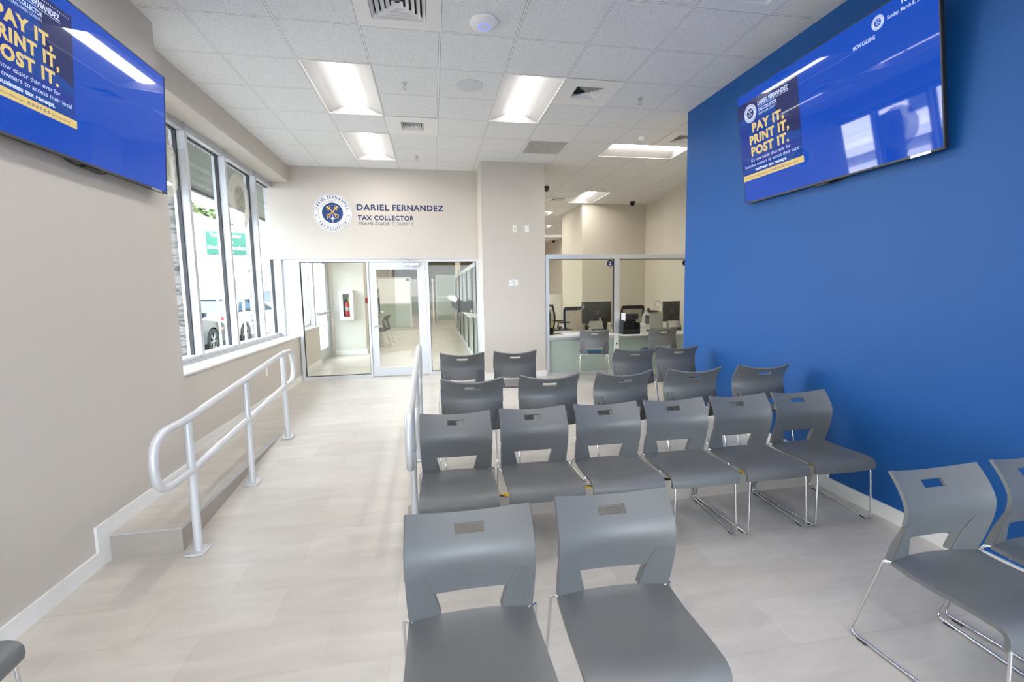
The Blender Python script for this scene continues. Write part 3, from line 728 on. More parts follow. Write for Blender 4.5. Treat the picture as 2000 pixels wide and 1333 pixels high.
b = MB(); b.box(-2.2, -2.194, 6.40, 6.475, 0.52, 0.64, bev=0.002)
tag(b.build('outlet_plate', 'ivory'), 'ivory outlet plate on the wall under the windows', 'outlet')
b = MB()
for z in (1.62, 1.70, 1.78): b.box(0.775, 0.80, 7.68, 7.80, z-0.022, z+0.022, bev=0.004)
tag(b.build('wall_bracket', 'vinyl_white'), 'small white plastic holder on the side of the pier', 'holder')
# ================================================================== chairs
def lerp_tab(tab, x):
    if x <= tab[0][0]: return tab[0][1]
    for (a, va), (b_, vb) in zip(tab, tab[1:]):
        if x <= b_:
            t = (x-a)/(b_-a); t2 = t
            return va+(vb-va)*t2
    return tab[-1][1]
def smooth_tab(tab, x):
    """Catmull-Rom through the table"""
    n = len(tab)
    if x <= tab[0][0]: return tab[0][1]
    if x >= tab[-1][0]: return tab[-1][1]
    i = next(k for k in range(n-1) if x <= tab[k+1][0])
    p = [tab[max(i-1, 0)][1], tab[i][1], tab[i+1][1], tab[min(i+2, n-1)][1]]
    xs = [tab[max(i-1, 0)][0], tab[i][0], tab[i+1][0], tab[min(i+2, n-1)][0]]
    h = xs[2]-xs[1]; t = (x-xs[1])/h
    m1 = (p[2]-p[0])/(xs[2]-xs[0])*h if xs[2] != xs[0] else 0; m2 = (p[3]-p[1])/(xs[3]-xs[1])*h if xs[3] != xs[1] else 0
    return p[1]*(2*t**3-3*t*t+1)+m1*(t**3-2*t*t+t)+p[2]*(-2*t**3+3*t*t)+m2*(t**3-t*t)
D0 = 0.28                                       # seat front to chair origin
EDGE = [(0.43, 0.132), (0.50, 0.112), (0.56, 0.096), (0.615, 0.083), (0.66, 0.077), (0.70, 0.083), (0.75, 0.107), (0.79, 0.135), (0.82, 0.160)]
BOW = [(0.43, 0.030), (0.53, 0.048), (0.60, 0.046), (0.66, 0.040), (0.75, 0.040), (0.82, 0.042)]
HALF = [(0.43, 0.222), (0.60, 0.226), (0.82, 0.222)]
def back_pt(u, z):
    k = max(0.0, min(1.0, (z-0.56)/0.26))
    zz = z-0.029*(1-u*u)*k*k*(3-2*k)
    if z < 0.60 and abs(u) < 0.6: zz -= 0.008*(1-(u/0.6)**2)*max(0, 1-abs(z-0.527)/0.05)
    return Vector((u*smooth_tab(HALF, z), smooth_tab(EDGE, z)+smooth_tab(BOW, z)*(1-u*u), zz))
def open_u(z): return lerp_tab([(0.43, 0.49), (0.527, 0.59), (0.615, 0.71)], z)
def thick(b, th):
    """close a one-sided sheet into a solid of thickness th, to the rear"""
    b.normal_update()
    vs = list(b.verts); fs = list(b.faces); off = {}
    for v in vs:
        n = Vector((0, 0, 0))
        for f in v.link_faces: n += f.normal
        off[v] = b.verts.new(v.co-n.normalized()*th)
    bed = [(e.verts[0], e.verts[1], e.link_faces[0]) for e in b.edges if len(e.link_faces) == 1]
    for f in fs:
        nf = b.faces.new([off[v] for v in reversed(f.verts)]); nf.smooth = True
    for a, c, f in bed:
        vl = list(f.verts); i = vl.index(a); 
        if vl[(i+1) % len(vl)] != c: a, c = c, a
        b.faces.new((c, a, off[a], off[c]))
def make_backrest(parent):
    b = MB()
    zs = [0.527, 0.56, 0.59, 0.615, 0.64, 0.665, 0.69, 0.715, 0.735, 0.757, 0.772, 0.788, 0.805, 0.82]
    def cols(z):
        e = open_u(z); o = [-1, -0.92, -(1+e)/2, -e]
        o += [-e+(e-0.24)*k/3 for k in (1, 2)]; o += [-0.24, -0.12, 0, 0.12, 0.24]
        return o+[-x for x in o[:6]][::-1]
    grid = [[b.bm.verts.new(back_pt(u, z)) for u in cols(z)] for z in zs]
    nc = len(grid[0])
    for i in range(len(zs)-1):
        for j in range(nc-1):
            if zs[i] >= 0.756 and zs[i+1] <= 0.789 and 6 <= j <= 9: continue          # grip slot
            if i < 3 and (j < 3 or j >= nc-4): continue                                # the side supports
            f = b.bm.faces.new((grid[i][j], grid[i][j+1], grid[i+1][j+1], grid[i+1][j])); f.smooth = True
    loose = [v for v in b.bm.verts if not v.link_faces]; bmesh.ops.delete(b.bm, geom=loose, context='VERTS')
    thick(b.bm, 0.0125)
    return b.build('backrest', 'chair', parent, auto=40)
def make_support(s, parent):
    """ribbed side support: front plate with fine ribs, flanges and a rib behind"""
    b = MB(); zs = [0.432, 0.46, 0.49, 0.527, 0.56, 0.59, 0.615]; n = 28
    rows = []
    for z in zs:
        e = open_u(z); row = []
        for k in range(n+1):
            u = 1-(1-e)*k/n; p = back_pt(s*u, z); p.y += (0.0008 if k % 2 else 0.0) - (0.0022 if z < 0.612 else 0.0012)
            row.append(b.bm.verts.new(p))
        rows.append(row)
    for i in range(len(zs)-1):
        for k in range(n):
            b.bm.faces.new((rows[i][k], rows[i][k+1], rows[i+1][k+1], rows[i+1][k]))
    def wall(ua, ub, dep):
        A, B = [], []
        for z in zs:
            e = open_u(z)
            pa = back_pt(s*(1-(1-e)*ua), z); pb = back_pt(s*(1-(1-e)*ub), z)
            k = dep*(0.35+0.65*min(1, (0.63-z)/0.12))
            A.append((pa+Vector((0, -0.001, 0)), pa+Vector((0, k, 0)))); B.append((pb+Vector((0, -0.001, 0)), pb+Vector((0, k, 0))))
        for i in range(len(zs)-1):
            for P, Q in ((A[i], A[i+1]), (B[i], B[i+1])): b.poly([P[0], P[1], Q[1], Q[0]])
            b.poly([A[i][1], B[i][1], B[i+1][1], A[i+1][1]])
        for i in (0, -1): b.poly([A[i][0], A[i][1], B[i][1], B[i][0]])
    wall(0.0, 0.10, 0.030); wall(0.86, 1.0, 0.030); wall(0.40, 0.52, 0.026)
    # inner sheet behind the ribs
    for i in range(len(zs)-1):
        q = []
        for z in (zs[i], zs[i+1]):
            e = open_u(z); q.append([back_pt(s*u, z)+Vector((0, 0.008, 0)) for u in (1, (1+e)/2, e)])
        for k in range(2): b.poly([q[0][k], q[0][k+1], q[1][k+1], q[1][k]])
    return b.build('back_support', 'chair', parent, auto=30)
SEAT = [(0.006, 0.362), (0.000, 0.385), (0.003, 0.408), (0.016, 0.426), (0.045, 0.4355), (0.10, 0.4375), (0.16, 0.4355), (0.22, 0.432), (0.28, 0.430), (0.34, 0.431), (0.385, 0.4345), (0.412, 0.437)]
def make_seat(parent):
    b = MB(); us = [-1, -0.9, -0.7, -0.45, -0.2, 0, 0.2, 0.45, 0.7, 0.9, 1]; rows = []
    for t, z in SEAT:
        row = []
        for u in us:
            k = 1-u*u; hw = 0.229-0.006*(t/0.41)
            dip = 0.014*k*math.sin(PI*min(1, max(0, (t-0.03)/0.42)))
            tt = t+0.030*k*max(0, (t-0.25)/0.16)-0.012*k*max(0, 1-t/0.1)
            row.append(b.bm.verts.new((u*hw, tt-D0, z-dip)))
        rows.append(row)
    for i in range(len(rows)-1):
        for j in range(len(us)-1):
            f = b.bm.faces.new((rows[i][j], rows[i][j+1], rows[i+1][j+1], rows[i+1][j])); f.smooth = True
    thick(b.bm, 0.018)
    return b.build('seat', 'chair', parent, auto=40)
def make_sled(s, parent):
    r = 0.0065; zf = 0.0105
    b = MB()
    b.tube([(s*0.17, 0.055-D0, 0.410), (s*0.196, 0.030-D0, 0.405), (s*0.203, 0.014-D0, 0.36), (s*0.213, 0.0-D0, zf), (s*0.2425, 0.562-D0, zf), (s*0.2425, 0.430-D0, 0.431), (s*0.205, 0.408-D0, 0.431)], r, 8, fillet=[0, 0.02, 0.03, 0.022, 0.032, 0.02, 0])
    o = b.build('sled_leg', 'chrome', parent, auto=0)
    for t in (0.06, 0.50):
        x = s*(0.213+0.03*t/0.562)
        g = MB(); g.box(x-0.009, x+0.009, t-D0-0.022, t-D0+0.022, 0.0, 0.0085, bev=0.002); g.build('glide', 'dark', o)
    return o
def make_chair():
    t = thing('sled_chair', 'x', 'chair')
    make_seat(t); make_backrest(t)
    for s in (-1, 1): make_support(s, t); make_sled(s, t)
    b = MB()
    for y in (0.09, 0.36): b.tube([(-0.20, y-D0, 0.4035), (0.20, y-D0, 0.4035)], 0.006, 8)
    b.build('crossbar', 'chrome', t)
    return t
chair0 = make_chair()
# (x, y of the top of the back, turn, faces away, floor height, label, group)
CH = [
 (0.100, 1.575, 0.0, 0, 0, 'grey chair at the bottom centre, left one of the nearest pair', 'nearest grey chairs'),
 (0.650, 1.595, -2.0, 0, 0, 'grey chair at the bottom centre, right one of the nearest pair', 'nearest grey chairs'),
 (2.082, 1.533, 0.0, 0, 0, 'grey chair at lower right with its whole wire side leg showing', 'nearest grey chairs'),
 (2.622, 1.540, 0.0, 0, 0, 'grey chair by the blue wall cut off by the right photo edge', 'nearest grey chairs'),
 (0.118, 2.918, -1.0, 0, 0, 'grey chair beside the right handrail in the six-chair row facing us', 'six grey chairs in front of the step'),
 (0.630, 2.928, -0.8, 0, 0, 'second grey chair from the handrail in the six-chair row facing us', 'six grey chairs in front of the step'),
 (1.143, 2.922, -1.4, 0, 0, 'third grey chair from the handrail in the six-chair row facing us', 'six grey chairs in front of the step'),
 (1.646, 2.915, -1.2, 0, 0, 'fourth grey chair from the handrail in the six-chair row facing us', 'six grey chairs in front of the step'),
 (2.152, 2.914, -0.2, 0, 0, 'fifth grey chair from the handrail in the six-chair row facing us', 'six grey chairs in front of the step'),
 (2.656, 2.914, -0.8, 0, 0, 'grey chair against the blue wall in the six-chair row facing us', 'six grey chairs in front of the step'),
 (0.258, 3.247, -2.0, 1, S, 'chair with its back to us, behind the six-chair row nearest the handrail', 'five turned chairs on the step'),
 (0.835, 3.248, -2.6, 1, S, 'chair with its back to us, second from the handrail behind the six-chair row', 'five turned chairs on the step'),
 (1.422, 3.223, 2.5, 1, S, 'chair with its back to us, third from the handrail behind the six-chair row', 'five turned chairs on the step'),
 (2.001, 3.212, -0.5, 1, S, 'chair with its back to us, fourth from the handrail behind the six-chair row', 'five turned chairs on the step'),
 (2.622, 3.225, -2.8, 1, S, 'chair with its back to us alone before the blue wall', 'five turned chairs on the step'),
 (0.273, 4.655, -4.6, 1, S, 'farthest-row chair with its back to us, before the partition sidelight', 'four turned chairs of the farthest row'),
 (0.828, 4.658, -3.4, 1, S, 'farthest-row chair with its back to us, in front of the pier', 'four turned chairs of the farthest row'),
 (2.093, 4.490, -0.9, 1, S, 'farthest-row chair with its back to us, before the green teller panel', 'four turned chairs of the farthest row'),
 (2.612, 4.525, -3.6, 1, S, 'farthest-row chair with its back to us, beside the blue wall end', 'four turned chairs of the farthest row'),
]
def place(x, y, rot, away, z, label, group, first=False):
    a = math.radians(rot)+(PI if away else 0)
    loc = Vector((x, y, z))-Matrix.Rotation(a, 3, 'Z') @ Vector((0, 0.165, 0)); loc.z = z
    if first:
        chair0.location = loc; chair0.rotation_euler.z = a; chair0['label'] = label; chair0['group'] = group; return chair0
    return dup(chair0, label, loc, a, group)
for i, q in enumerate(CH): place(*q, first=(i == 0))
dup(chair0, 'grey chair by the left wall, only its seat corner shows', (-1.70, 1.505, 0), PI/2, 'nearest grey chairs')

def make_desk_chair():
    """visitor chair: the same shell on four straight legs with a blue seat pad"""
    t = thing('visitor_chair', 'x', 'chair')
    make_seat(t); make_backrest(t)
    for s in (-1, 1): make_support(s, t)
    b = MB(); us = [-1, -0.85, -0.5, 0, 0.5, 0.85, 1]; rows = []
    for tt, z in ((0.012, 0.432), (0.03, 0.449), (0.10, 0.456), (0.22, 0.452), (0.33, 0.450), (0.375, 0.440)):
        rows.append([b.bm.verts.new((u*0.215, tt-D0+0.02*(1-u*u)*(tt > 0.3), z-0.008*(1-u*u)-(0.012 if abs(u) == 1 else 0))) for u in us])
    for i in range(len(rows)-1):
        for j in range(len(us)-1):
            f = b.bm.faces.new((rows[i][j], rows[i][j+1], rows[i+1][j+1], rows[i+1][j])); f.smooth = True
    thick(b.bm, 0.012); b.build('seat_pad', 'chair_pad', t, auto=50)
    for s in (-1, 1):
        for tt, tf in ((0.045, 0.0), (0.40, 0.47)):
            b = MB(); b.tube([(s*0.16, tt-D0, 0.412), (s*0.215, tt-D0, 0.408), (s*0.245, tf-D0, 0.0)], 0.008, 8, fillet=0.03); b.build('leg', 'chrome', t, auto=0)
    b = MB()
    for y in (0.06, 0.39): b.tube([(-0.19, y-D0, 0.405), (0.19, y-D0, 0.405)], 0.006, 8)
    b.build('crossbar', 'chrome', t)
    return t
vc = make_desk_chair()
def place_v(o, x, y, rot):
    a = math.radians(rot)+PI; loc = Vector((x, y, S))-Matrix.Rotation(a, 3, 'Z') @ Vector((0, 0.165, 0)); loc.z = S
    o.location = loc; o.rotation_euler.z = a
vc['label'] = 'visitor chair with blue seat pad on chrome legs at teller window 2'; vc['group'] = 'visitor chairs at the teller windows'; place_v(vc, 2.475, 6.78, -15)
v2 = dup(vc, 'visitor chair with blue seat pad half hidden by the blue wall end'); place_v(v2, 3.62, 6.72, -6)

# ================================================================== handrails
def rail(name, label, x, px):
    t = thing(name, label, 'handrail', (0, 0, 0), 0, 'handrails of the ramp'); r = 0.0235
    hi = lambda y: 0.848+S/1.88*max(0, min(1.88, y-3.04)); lo = lambda y: hi(y)-0.322
    yn, ym, yf = 3.02, 3.905, 4.84
    b = MB()
    pts = [(x, yn, hi(yn)), (x, 2.655, hi(yn)), (x, 2.655, lo(yn)), (x, yn, lo(yn)), (x, yf, lo(yf)), (x, 5.16, lo(yf)+0.01), (x, 5.16, hi(yf)+0.01), (x, yf, hi(yf)+0.01)]
    b.tube(pts, r, 14, fillet=[0.08, 0.15, 0.15, 0.08, 0.08, 0.15, 0.15, 0.08], closed=True)
    b.build('rail_loop', 'rail', t, auto=0)
    for y in (yn, ym, yf):
        zb = S/1.88*max(0, y-3.04) if px < 0 else (0 if y < 3.04 else S)
        if px > 0 and y > 3.04: zb = S
        b = MB(); b.lathe([(r, zb+0.008), (r, hi(y)-0.012)], (x, y, 0), 'Z', 16); p = b.build('post', 'rail', t, auto=0)
        sl = S/1.88 if (px < 0 and y > 3.04 and y < 4.9) else 0
        b = MB(); w, l = (0.052, 0.062) if px < 0 else (0.034, 0.055)
        m4 = Matrix.Translation((x, y, zb+0.006)) @ Matrix.Rotation(math.atan(sl), 4, 'X')
        b.box(-w, w, -l, l, -0.004, 0.006, 0, 0.002, m4); b.build('base_plate', 'rail', p)
        b = MB()
        for dx in (-1, 1):
            for dy in (-1, 1): b.lathe([(0.0065, 0.006), (0.0065, 0.011), (0, 0.012)], (dx*(w-0.014), dy*(l-0.014), 0), 'Z', 8, mat=None)
        bmesh.ops.transform(b.bm, matrix=m4, verts=b.bm.verts); b.build('bolts', 'steel', p)
    return t
rail('handrail', 'pale grey tube handrail along the kerb by the left wall', -1.495, -1)
rail('handrail', 'pale grey tube handrail seen end-on between ramp and chairs', -0.168, 1)

# ================================================================== televisions
def television(label, loc, rz, tilt, W, H, header, wall, group='wall televisions'):
    """local: x to the viewer's right, z up, screen looks towards -y; origin at the lower edge centre"""
    t = thing('television', label, 'television', loc, rz, group); R = Matrix.Rotation(tilt, 4, 'X')
    def part(b, name, mats, par=t, **k):
        bmesh.ops.transform(b.bm, matrix=R, verts=b.bm.verts); return b.build(name, mats, par, **k)
    b = MB(); b.box(-W/2, W/2, 0.0, 0.028, 0, H, bev=0.004); b.box(-W*0.38, W*0.38, 0.028, 0.055, H*0.08, H*0.62, bev=0.006)
    part(b, 'housing', 'black')
    b = MB(); e = 0.007
    for q in ((-W/2, W/2, 0, e+0.006), (-W/2, W/2, H-e, H), (-W/2, -W/2+e, 0, H), (W/2-e, W/2, 0, H)): b.box(q[0], q[1], -0.004, 0.002, q[2], q[3])
    part(b, 'bezel', 'dark')
    b = MB(); b.box(W/2-0.19, W/2-0.075, -0.0055, -0.004, -0.002, 0.012); part(b, 'maker_tag', 'steel')
    b = MB(); b.box(-0.06, 0.06, 0.004, 0.03, -0.014, 0.0); b.tube([(-0.3, 0.05, 0.05), (-0.1, 0.045, -0.006), (0.15, 0.05, -0.008), (0.3, 0.05, 0.06)], 0.006, 6, fillet=0.05); part(b, 'sensor_bar', 'black')
    b = MB(); b.box(-W*0.22, W*0.22, wall-0.012, wall, H*0.10, H*0.62); b.box(-W*0.16, W*0.16, 0.0, wall-0.01, H*0.42, H*0.52); b.box(-W*0.16, W*0.16, 0.02, wall-0.01, H*0.14, H*0.20); b.build('wall_mount', 'black', t)
    # picture: u from the viewer's left, v up, in units of a 1.715 m wide screen
    k = W/1.715
    fn = lambda u, v, w: Vector((-W/2+u*k, -0.0015-w*0.5, v*k))
    b = MB(); mats = ['s_blue', 's_panel', 's_navy', 's_mid', 's_gold', 's_white', 's_ink']
    f = lambda pts, m, w: flat(b, fn, pts, m, w)
    Hh = H/k; s = 0.0012
    f([(0.004, 0.008), (1.711, 0.008), (1.711, Hh-0.004), (0.004, Hh-0.004)], 0, 0)
    f([(0.012, 0.20), (0.705, 0.20), (0.705, 0.875), (0.012, 0.875)], 1, s)
    f([(0.012, 0.735), (0.45, 0.84), (0.45, 0.875), (0.012, 0.875)], 2, 2*s); f([(0.45, 0.70), (0.705, 0.70), (0.705, 0.875), (0.45, 0.875)], 2, 2*s)
    f([(0.47, 0.50), (0.60, 0.47), (0.705, 0.45), (0.705, 0.70), (0.47, 0.70)], 2, 2*s); f([(0.03, 0.40), (0.13, 0.40), (0.13, 0.68), (0.03, 0.70)], 3, 2*s)
    f([(0.20, 0.42), (0.33, 0.42), (0.33, 0.70), (0.20, 0.70)], 3, 2*s); f([(0.012, 0.30), (0.70, 0.33), (0.70, 0.40), (0.012, 0.38)], 3, 2*s)
    f([(0.012, 0.20), (0.715, 0.20), (0.715, 0.250), (0.012, 0.250)], 4, 3*s)
    q = 4*s
    for v, tx, w_ in ((0.602, 'PAY IT,', 0.37), (0.503, 'PRINT IT,', 0.46), (0.404, 'POST IT.', 0.44)): put_text(b, fn, tx, 0.36, v, 0.078, w_, 'C', 4, q, 0.05, 1.14)
    for v, tx, w_, bo in ((0.352, "It's now easier than ever for", 0.46, 0.0), (0.310, 'business owners to access their local', 0.63, 0.0), (0.268, 'business tax receipt.', 0.37, 0.035)): put_text(b, fn, tx, 0.36, v, 0.027, w_, 'C', 5, q, bo)
    put_text(b, fn, '305-375-5569  mdctaxcollector.gov', 0.05, 0.217, 0.015, 0.28, 'L', 6, q, 0.0); put_text(b, fn, '@mdctaxcollector', 0.515, 0.217, 0.015, 0.15, 'L', 6, q, 0.0)
    for i in range(6): b.disc(fn, 0.36+0.027*i, 0.225, 0.004, 0.009, q, 12, 6)
    seal(b, fn, 0.165, 0.765, 0.078, (5, 2, 2, 5), q, s, True)
    put_text(b, fn, 'DARIEL FERNANDEZ', 0.262, 0.795, 0.036, 0.345, 'L', 5, q, 0.03); f([(0.262, 0.783), (0.61, 0.783), (0.61, 0.786), (0.262, 0.786)], 5, q)
    put_text(b, fn, 'TAX COLLECTOR', 0.265, 0.745, 0.028, 0.215, 'L', 5, q, 0.03); put_text(b, fn, 'MIAMI-DADE COUNTY', 0.267, 0.716, 0.018, 0.21, 'L', 5, q, 0.0)
    for i in range(16): b.disc(fn, 0.475+0.0135*i, 0.848, 0, 0.0035, q, 6, 5)
    if header:
        seal(b, fn, 1.357, 0.878, 0.042, (5, 0, 0, 5), q, s, True)
        put_text(b, fn, 'NOW CALLING', 1.180, 0.793, 0.026, 0.155, 'L', 5, q, 0.02)
        put_text(b, fn, 'TC M', 1.50, 0.905, 0.030, 0.08, 'L', 5, q, 0.04); put_text(b, fn, 'Sunday, March 8, 2026 at 1', 1.418, 0.862, 0.022, 0.265, 'L', 5, q, 0.01)
    part(b, 'screen', mats, fixn=False)
    return t
# a screen that looks at +X (left wall) is turned by +90 degrees, one that looks at -X by -90
television('large blue television on the left wall, cut off by the photo edge', (-1.925, 3.146, 2.35), PI/2, math.radians(3.5), 1.487, 0.835, False, 0.0745)
television('large blue television on the blue wall', (2.94, 3.09, 2.372), -PI/2, math.radians(7.8), 1.715, 0.963, True, 0.0595)
# ================================================================== teller counters
def bay(label, x0, x1, num, pl=0.055, front=7.33, xr=0.0, group='teller windows'):
    t = thing('teller_counter', label, 'teller counter', (0, 0, 0), 0, group)
    y = 7.39; p = 0.055
    b = MB(); b.box(x0+p-pl, x0+p, y-0.03, y+0.06, S, 2.18); b.box(x1-p, x1, y-0.03, y+0.06, S, 2.18); b.box(x0+p, x1-p, y-0.03, y+0.06, 2.10, 2.18); b.box(x0+p, x1-p, y-0.03, y+0.06, 0.755, 0.80); b.box(x0+p, x1-p, y-0.03, y+0.06, S, 0.20); b.build('frame', 'alum', t)
    b = MB(); b.box(x0+p, x1-p, y, y+0.012, 0.20, 0.755); b.build('frosted_panel', 'frost', t)
    b = MB(); b.box(x0+p, x1-p, y+0.02, y+0.03, 0.86, 2.10); b.build('glass_pane', 'office_glass', t)
    b = MB(); g = 0.008
    for q in ((x0+p, x0+p+g, 0.86, 2.10), (x1-p-g, x1-p, 0.86, 2.10), (x0+p, x1-p, 2.10-g, 2.10)): b.box(q[0], q[1], y+0.0, y+0.04, q[2], q[3])
    b.build('gasket', 'gasket', t)
    b = MB(); b.box(x0+p-0.01, x1-p+0.01, front, 8.2, 0.80, 0.83, bev=0.003); b.build('worktop', 'counter', t)
    b = MB(); b.box(x0+p, x0+p+0.03, 7.5, 8.15, S, 0.80); b.box(x1-p-0.03, x1-p, 7.5, 8.15, S, 0.80); b.build('side_support', 'beige', t)
    b = MB(); b.lathe([(0.048, -0.012), (0.066, -0.016), (0.072, 0.0), (0.066, 0.016), (0.048, 0.012), (0.048, -0.012)], (xr, y+0.025, 1.315), 'Y', 28); b.build('speak_ring', 'acrylic', t)
    f = lambda u, v, w: Vector((u, y+0.019-w, v))
    xb = x1-p-0.065 if num else x1-p-0.07
    b = MB(); b.disc(f, xb, 2.03, 0, 0.056, 0.0, 32, 0)
    if num: put_text(b, f, num, xb, 2.03-0.028, 0.058, 0.044, 'C', 1, 0.001, 0.04)
    b.build('number_badge', ['navy', 'vinyl_white'], t, fixn=False)
    return t
bay('teller window beside the pier with a navy number 2 badge', 1.84, 3.10, '2', xr=2.46); bay('teller window partly hidden behind the blue wall end', 3.075, 4.50, '', 0.03, 7.16, 3.87)
b = MB(); b.box(4.50, 4.95, 7.37, 7.45, S, 2.18); struct(b.build('trim_4', 'white_metal'), 'end panel of the teller front')
b = MB()
b.box(3.04, 3.115, 7.325, 7.362, 0.42, 0.83, bev=0.004)
for z in (0.52, 0.66): b.lathe([(0, -0.004), (0.012, -0.004), (0.012, 0)], (3.078, 7.325, z), 'Y', 10, 1)
tag(b.build('support_bracket', ['ivory', 'dark']), 'ivory bracket with two dark bolts between the teller panels', 'bracket')
ZC = 0.83
# ---- things on the counters
t = thing('pen_cup', 'black pen cup with yellow pencils on the counter by the pier', 'cup', (1.985, 7.60, ZC))
b = MB(); b.lathe([(0, 0), (0.045, 0), (0.048, 0.11), (0.044, 0.11), (0.042, 0.004), (0, 0.004)], seg=18); b.build('cup', 'black', t)
for i, (dx, dy) in enumerate(((0.02, 0.01), (-0.02, 0.02), (0.01, -0.02), (0.03, -0.01))):
    b = MB(); b.tube([(dx*0.3, dy*0.3, 0.01), (dx*1.6, dy*1.6, 0.17+0.02*i)], 0.004, 6); b.build('pencil', 'yellow', t)
t = thing('card_stand', 'dark folded card leaning beside the pen cup', 'card', (1.915, 7.58, ZC))
b = MB(); b.prism([(-0.03, 0.0), (0.045, 0.0), (-0.035, 0.16)], (-0.004, 0.004), lambda u, v, w: Vector((u, w, v))); b.build('card', 'dark', t)
def monitor(label, x, y, w, h, rz):
    t = thing('computer_monitor', label, 'monitor', (x, y, ZC), rz, 'office monitors')
    b = MB(); b.box(-w/2, w/2, -0.02, 0.02, 0.14, 0.14+h, bev=0.008); b.box(-w*0.3, w*0.3, -0.035, -0.018, 0.14+h*0.2, 0.14+h*0.6, bev=0.006); b.build('panel', 'mon', t)
    b = MB(); b.disc(lambda u, v, w_: Vector((u, -0.0365, v)), 0, 0.14+h*0.5, 0.026, 0.032, 0, 24, 0); b.build('round_emblem', 'printer', t, fixn=False)
    b = MB(); b.box(-0.03, 0.03, -0.05, -0.01, 0.012, 0.30, bev=0.006); b.box(-0.12, 0.12, -0.12, 0.09, 0, 0.012, bev=0.004); b.build('stand', 'dark', t)
    return t
monitor('dark monitor seen from behind at teller window 2', 2.955, 8.0, 0.56, 0.40, -0.06); monitor('dark monitor seen from behind next to the blue wall end', 4.42, 7.95, 0.36, 0.38, 0.10)
t = thing('desk_phone', 'black desk phone upright beside the monitor of window 2', 'phone', (2.99, 7.72, ZC), 0.2)
b = MB(); b.box(-0.10, 0.09, -0.03, 0.03, 0, 0.28, bev=0.01); b.build('body', 'black', t)
b = MB(); b.tube([(-0.10, -0.04, 0.26), (-0.115, -0.05, 0.15), (-0.10, -0.04, 0.03)], 0.016, 8, fillet=0.05); b.build('handset', 'printer', t)
t = thing('payment_terminal', 'silver and grey payment terminal at teller window 2', 'terminal', (2.81, 7.60, ZC))
b = MB(); b.prism([(-0.05, 0), (0.07, 0), (0.07, 0.20), (0.02, 0.21), (-0.03, 0.08)], (-0.115, 0.115), lambda u, v, w: Vector((w, u, v))); b.build('body', 'steel', t)
b = MB(); b.box(-0.10, 0.10, -0.062, -0.05, 0.012, 0.075); 
b.build('front_panel', 'dark', t)
b = MB()
for i in range(3): b.box(-0.08+0.05*i, -0.05+0.05*i, -0.066, -0.062, 0.03, 0.055)
b.build('buttons', 'printer', t)
t = thing('keyboard', 'black keyboard on the counter of teller window 2', 'keyboard', (2.40, 7.62, ZC), 0.05)
b = MB(); b.box(-0.24, 0.24, -0.08, 0.08, 0.0, 0.018, bev=0.004); b.build('body', 'black', t)
b = MB()
for i in range(14):
    for j in range(4): b.box(-0.225+0.032*i, -0.199+0.032*i, -0.065+0.034*j, -0.037+0.034*j, 0.018, 0.024)
b.build('keys', 'dark', t)
t = thing('paper_tray', 'white paper tray at the front edge of teller window 2', 'tray', (2.30, 7.44, ZC))
b = MB(); b.box(-0.17, 0.17, -0.075, 0.06, 0, 0.012, bev=0.003); b.box(-0.17, 0.17, -0.075, -0.068, 0.012, 0.05); b.box(-0.17, -0.163, -0.075, 0.06, 0.012, 0.05); b.box(0.163, 0.17, -0.075, 0.06, 0.012, 0.05); b.build('tray', 'vinyl_white', t)
b = MB(); b.box(-0.15, 0.15, -0.06, 0.05, 0.012, 0.028); b.build('paper_stack', 'ivory', t)
b = MB(); b.box(3.00, 3.055, 7.52, 7.58, ZC, ZC+0.19, bev=0.003); tag(b.build('tissue_box', 'beige'), 'small beige carton at the post of teller window 2', 'box')
b = MB(); b.tube([(2.02, 7.66, ZC+0.008), (2.12, 7.60, ZC+0.008), (2.20, 7.70, ZC+0.008), (2.30, 7.72, ZC+0.008)], 0.006, 6, fillet=0.05); tag(b.build('cable', 'black'), 'black cable lying behind the pen cup', 'cable')
# right bay
t = thing('document_bin', 'black open document bin standing in front of the teller post', 'bin', (3.275, 7.255, ZC))
b = MB(); w, d, h, k = 0.15, 0.085, 0.24, 0.008
b.box(-w, -w+k, -d, d, 0, h); b.box(w-k, w, -d, d, 0, h*0.8); b.box(-w, w, d-k, d, 0, h); b.box(-w, w, -d, d, 0, k); b.box(-w, w, -d, -d+k, 0, h*0.35); b.build('bin', 'black', t)
t = thing('camera_unit', 'black and white camera unit on top of the black document bin', 'camera', (3.29, 7.27, ZC+0.245))
b = MB(); b.box(-0.12, 0.12, -0.07, 0.06, 0.0, 0.10, bev=0.012); b.build('body', 'black', t)
b = MB(); b.box(-0.135, -0.12, -0.08, 0.07, -0.02, 0.11, bev=0.004); b.build('white_side', 'vinyl_white', t)
b = MB(); b.lathe([(0, -0.01), (0.02, -0.01), (0.024, 0)], (0.05, -0.07, 0.05), 'Y', 16); b.build('lens', 'car_glass', t)
t = thing('document_scanner', 'white document scanner right of the black bin', 'scanner', (3.56, 7.58, ZC))
b = MB(); b.box(-0.125, 0.125, -0.12, 0.12, 0.0, 0.085, bev=0.006); b.build('base', 'vinyl_white', t)
b = MB(); b.box(-0.125, 0.125, -0.10, 0.12, 0.092, 0.15, bev=0.014); b.build('lid', 'vinyl_white', t)
b = MB(); b.box(-0.11, -0.02, -0.105, -0.06, 0.148, 0.156); b.build('display', 'dark', t)
t = thing('office_printer', 'light grey printer on the counter before the tan wall', 'printer', (4.05, 7.98, ZC))
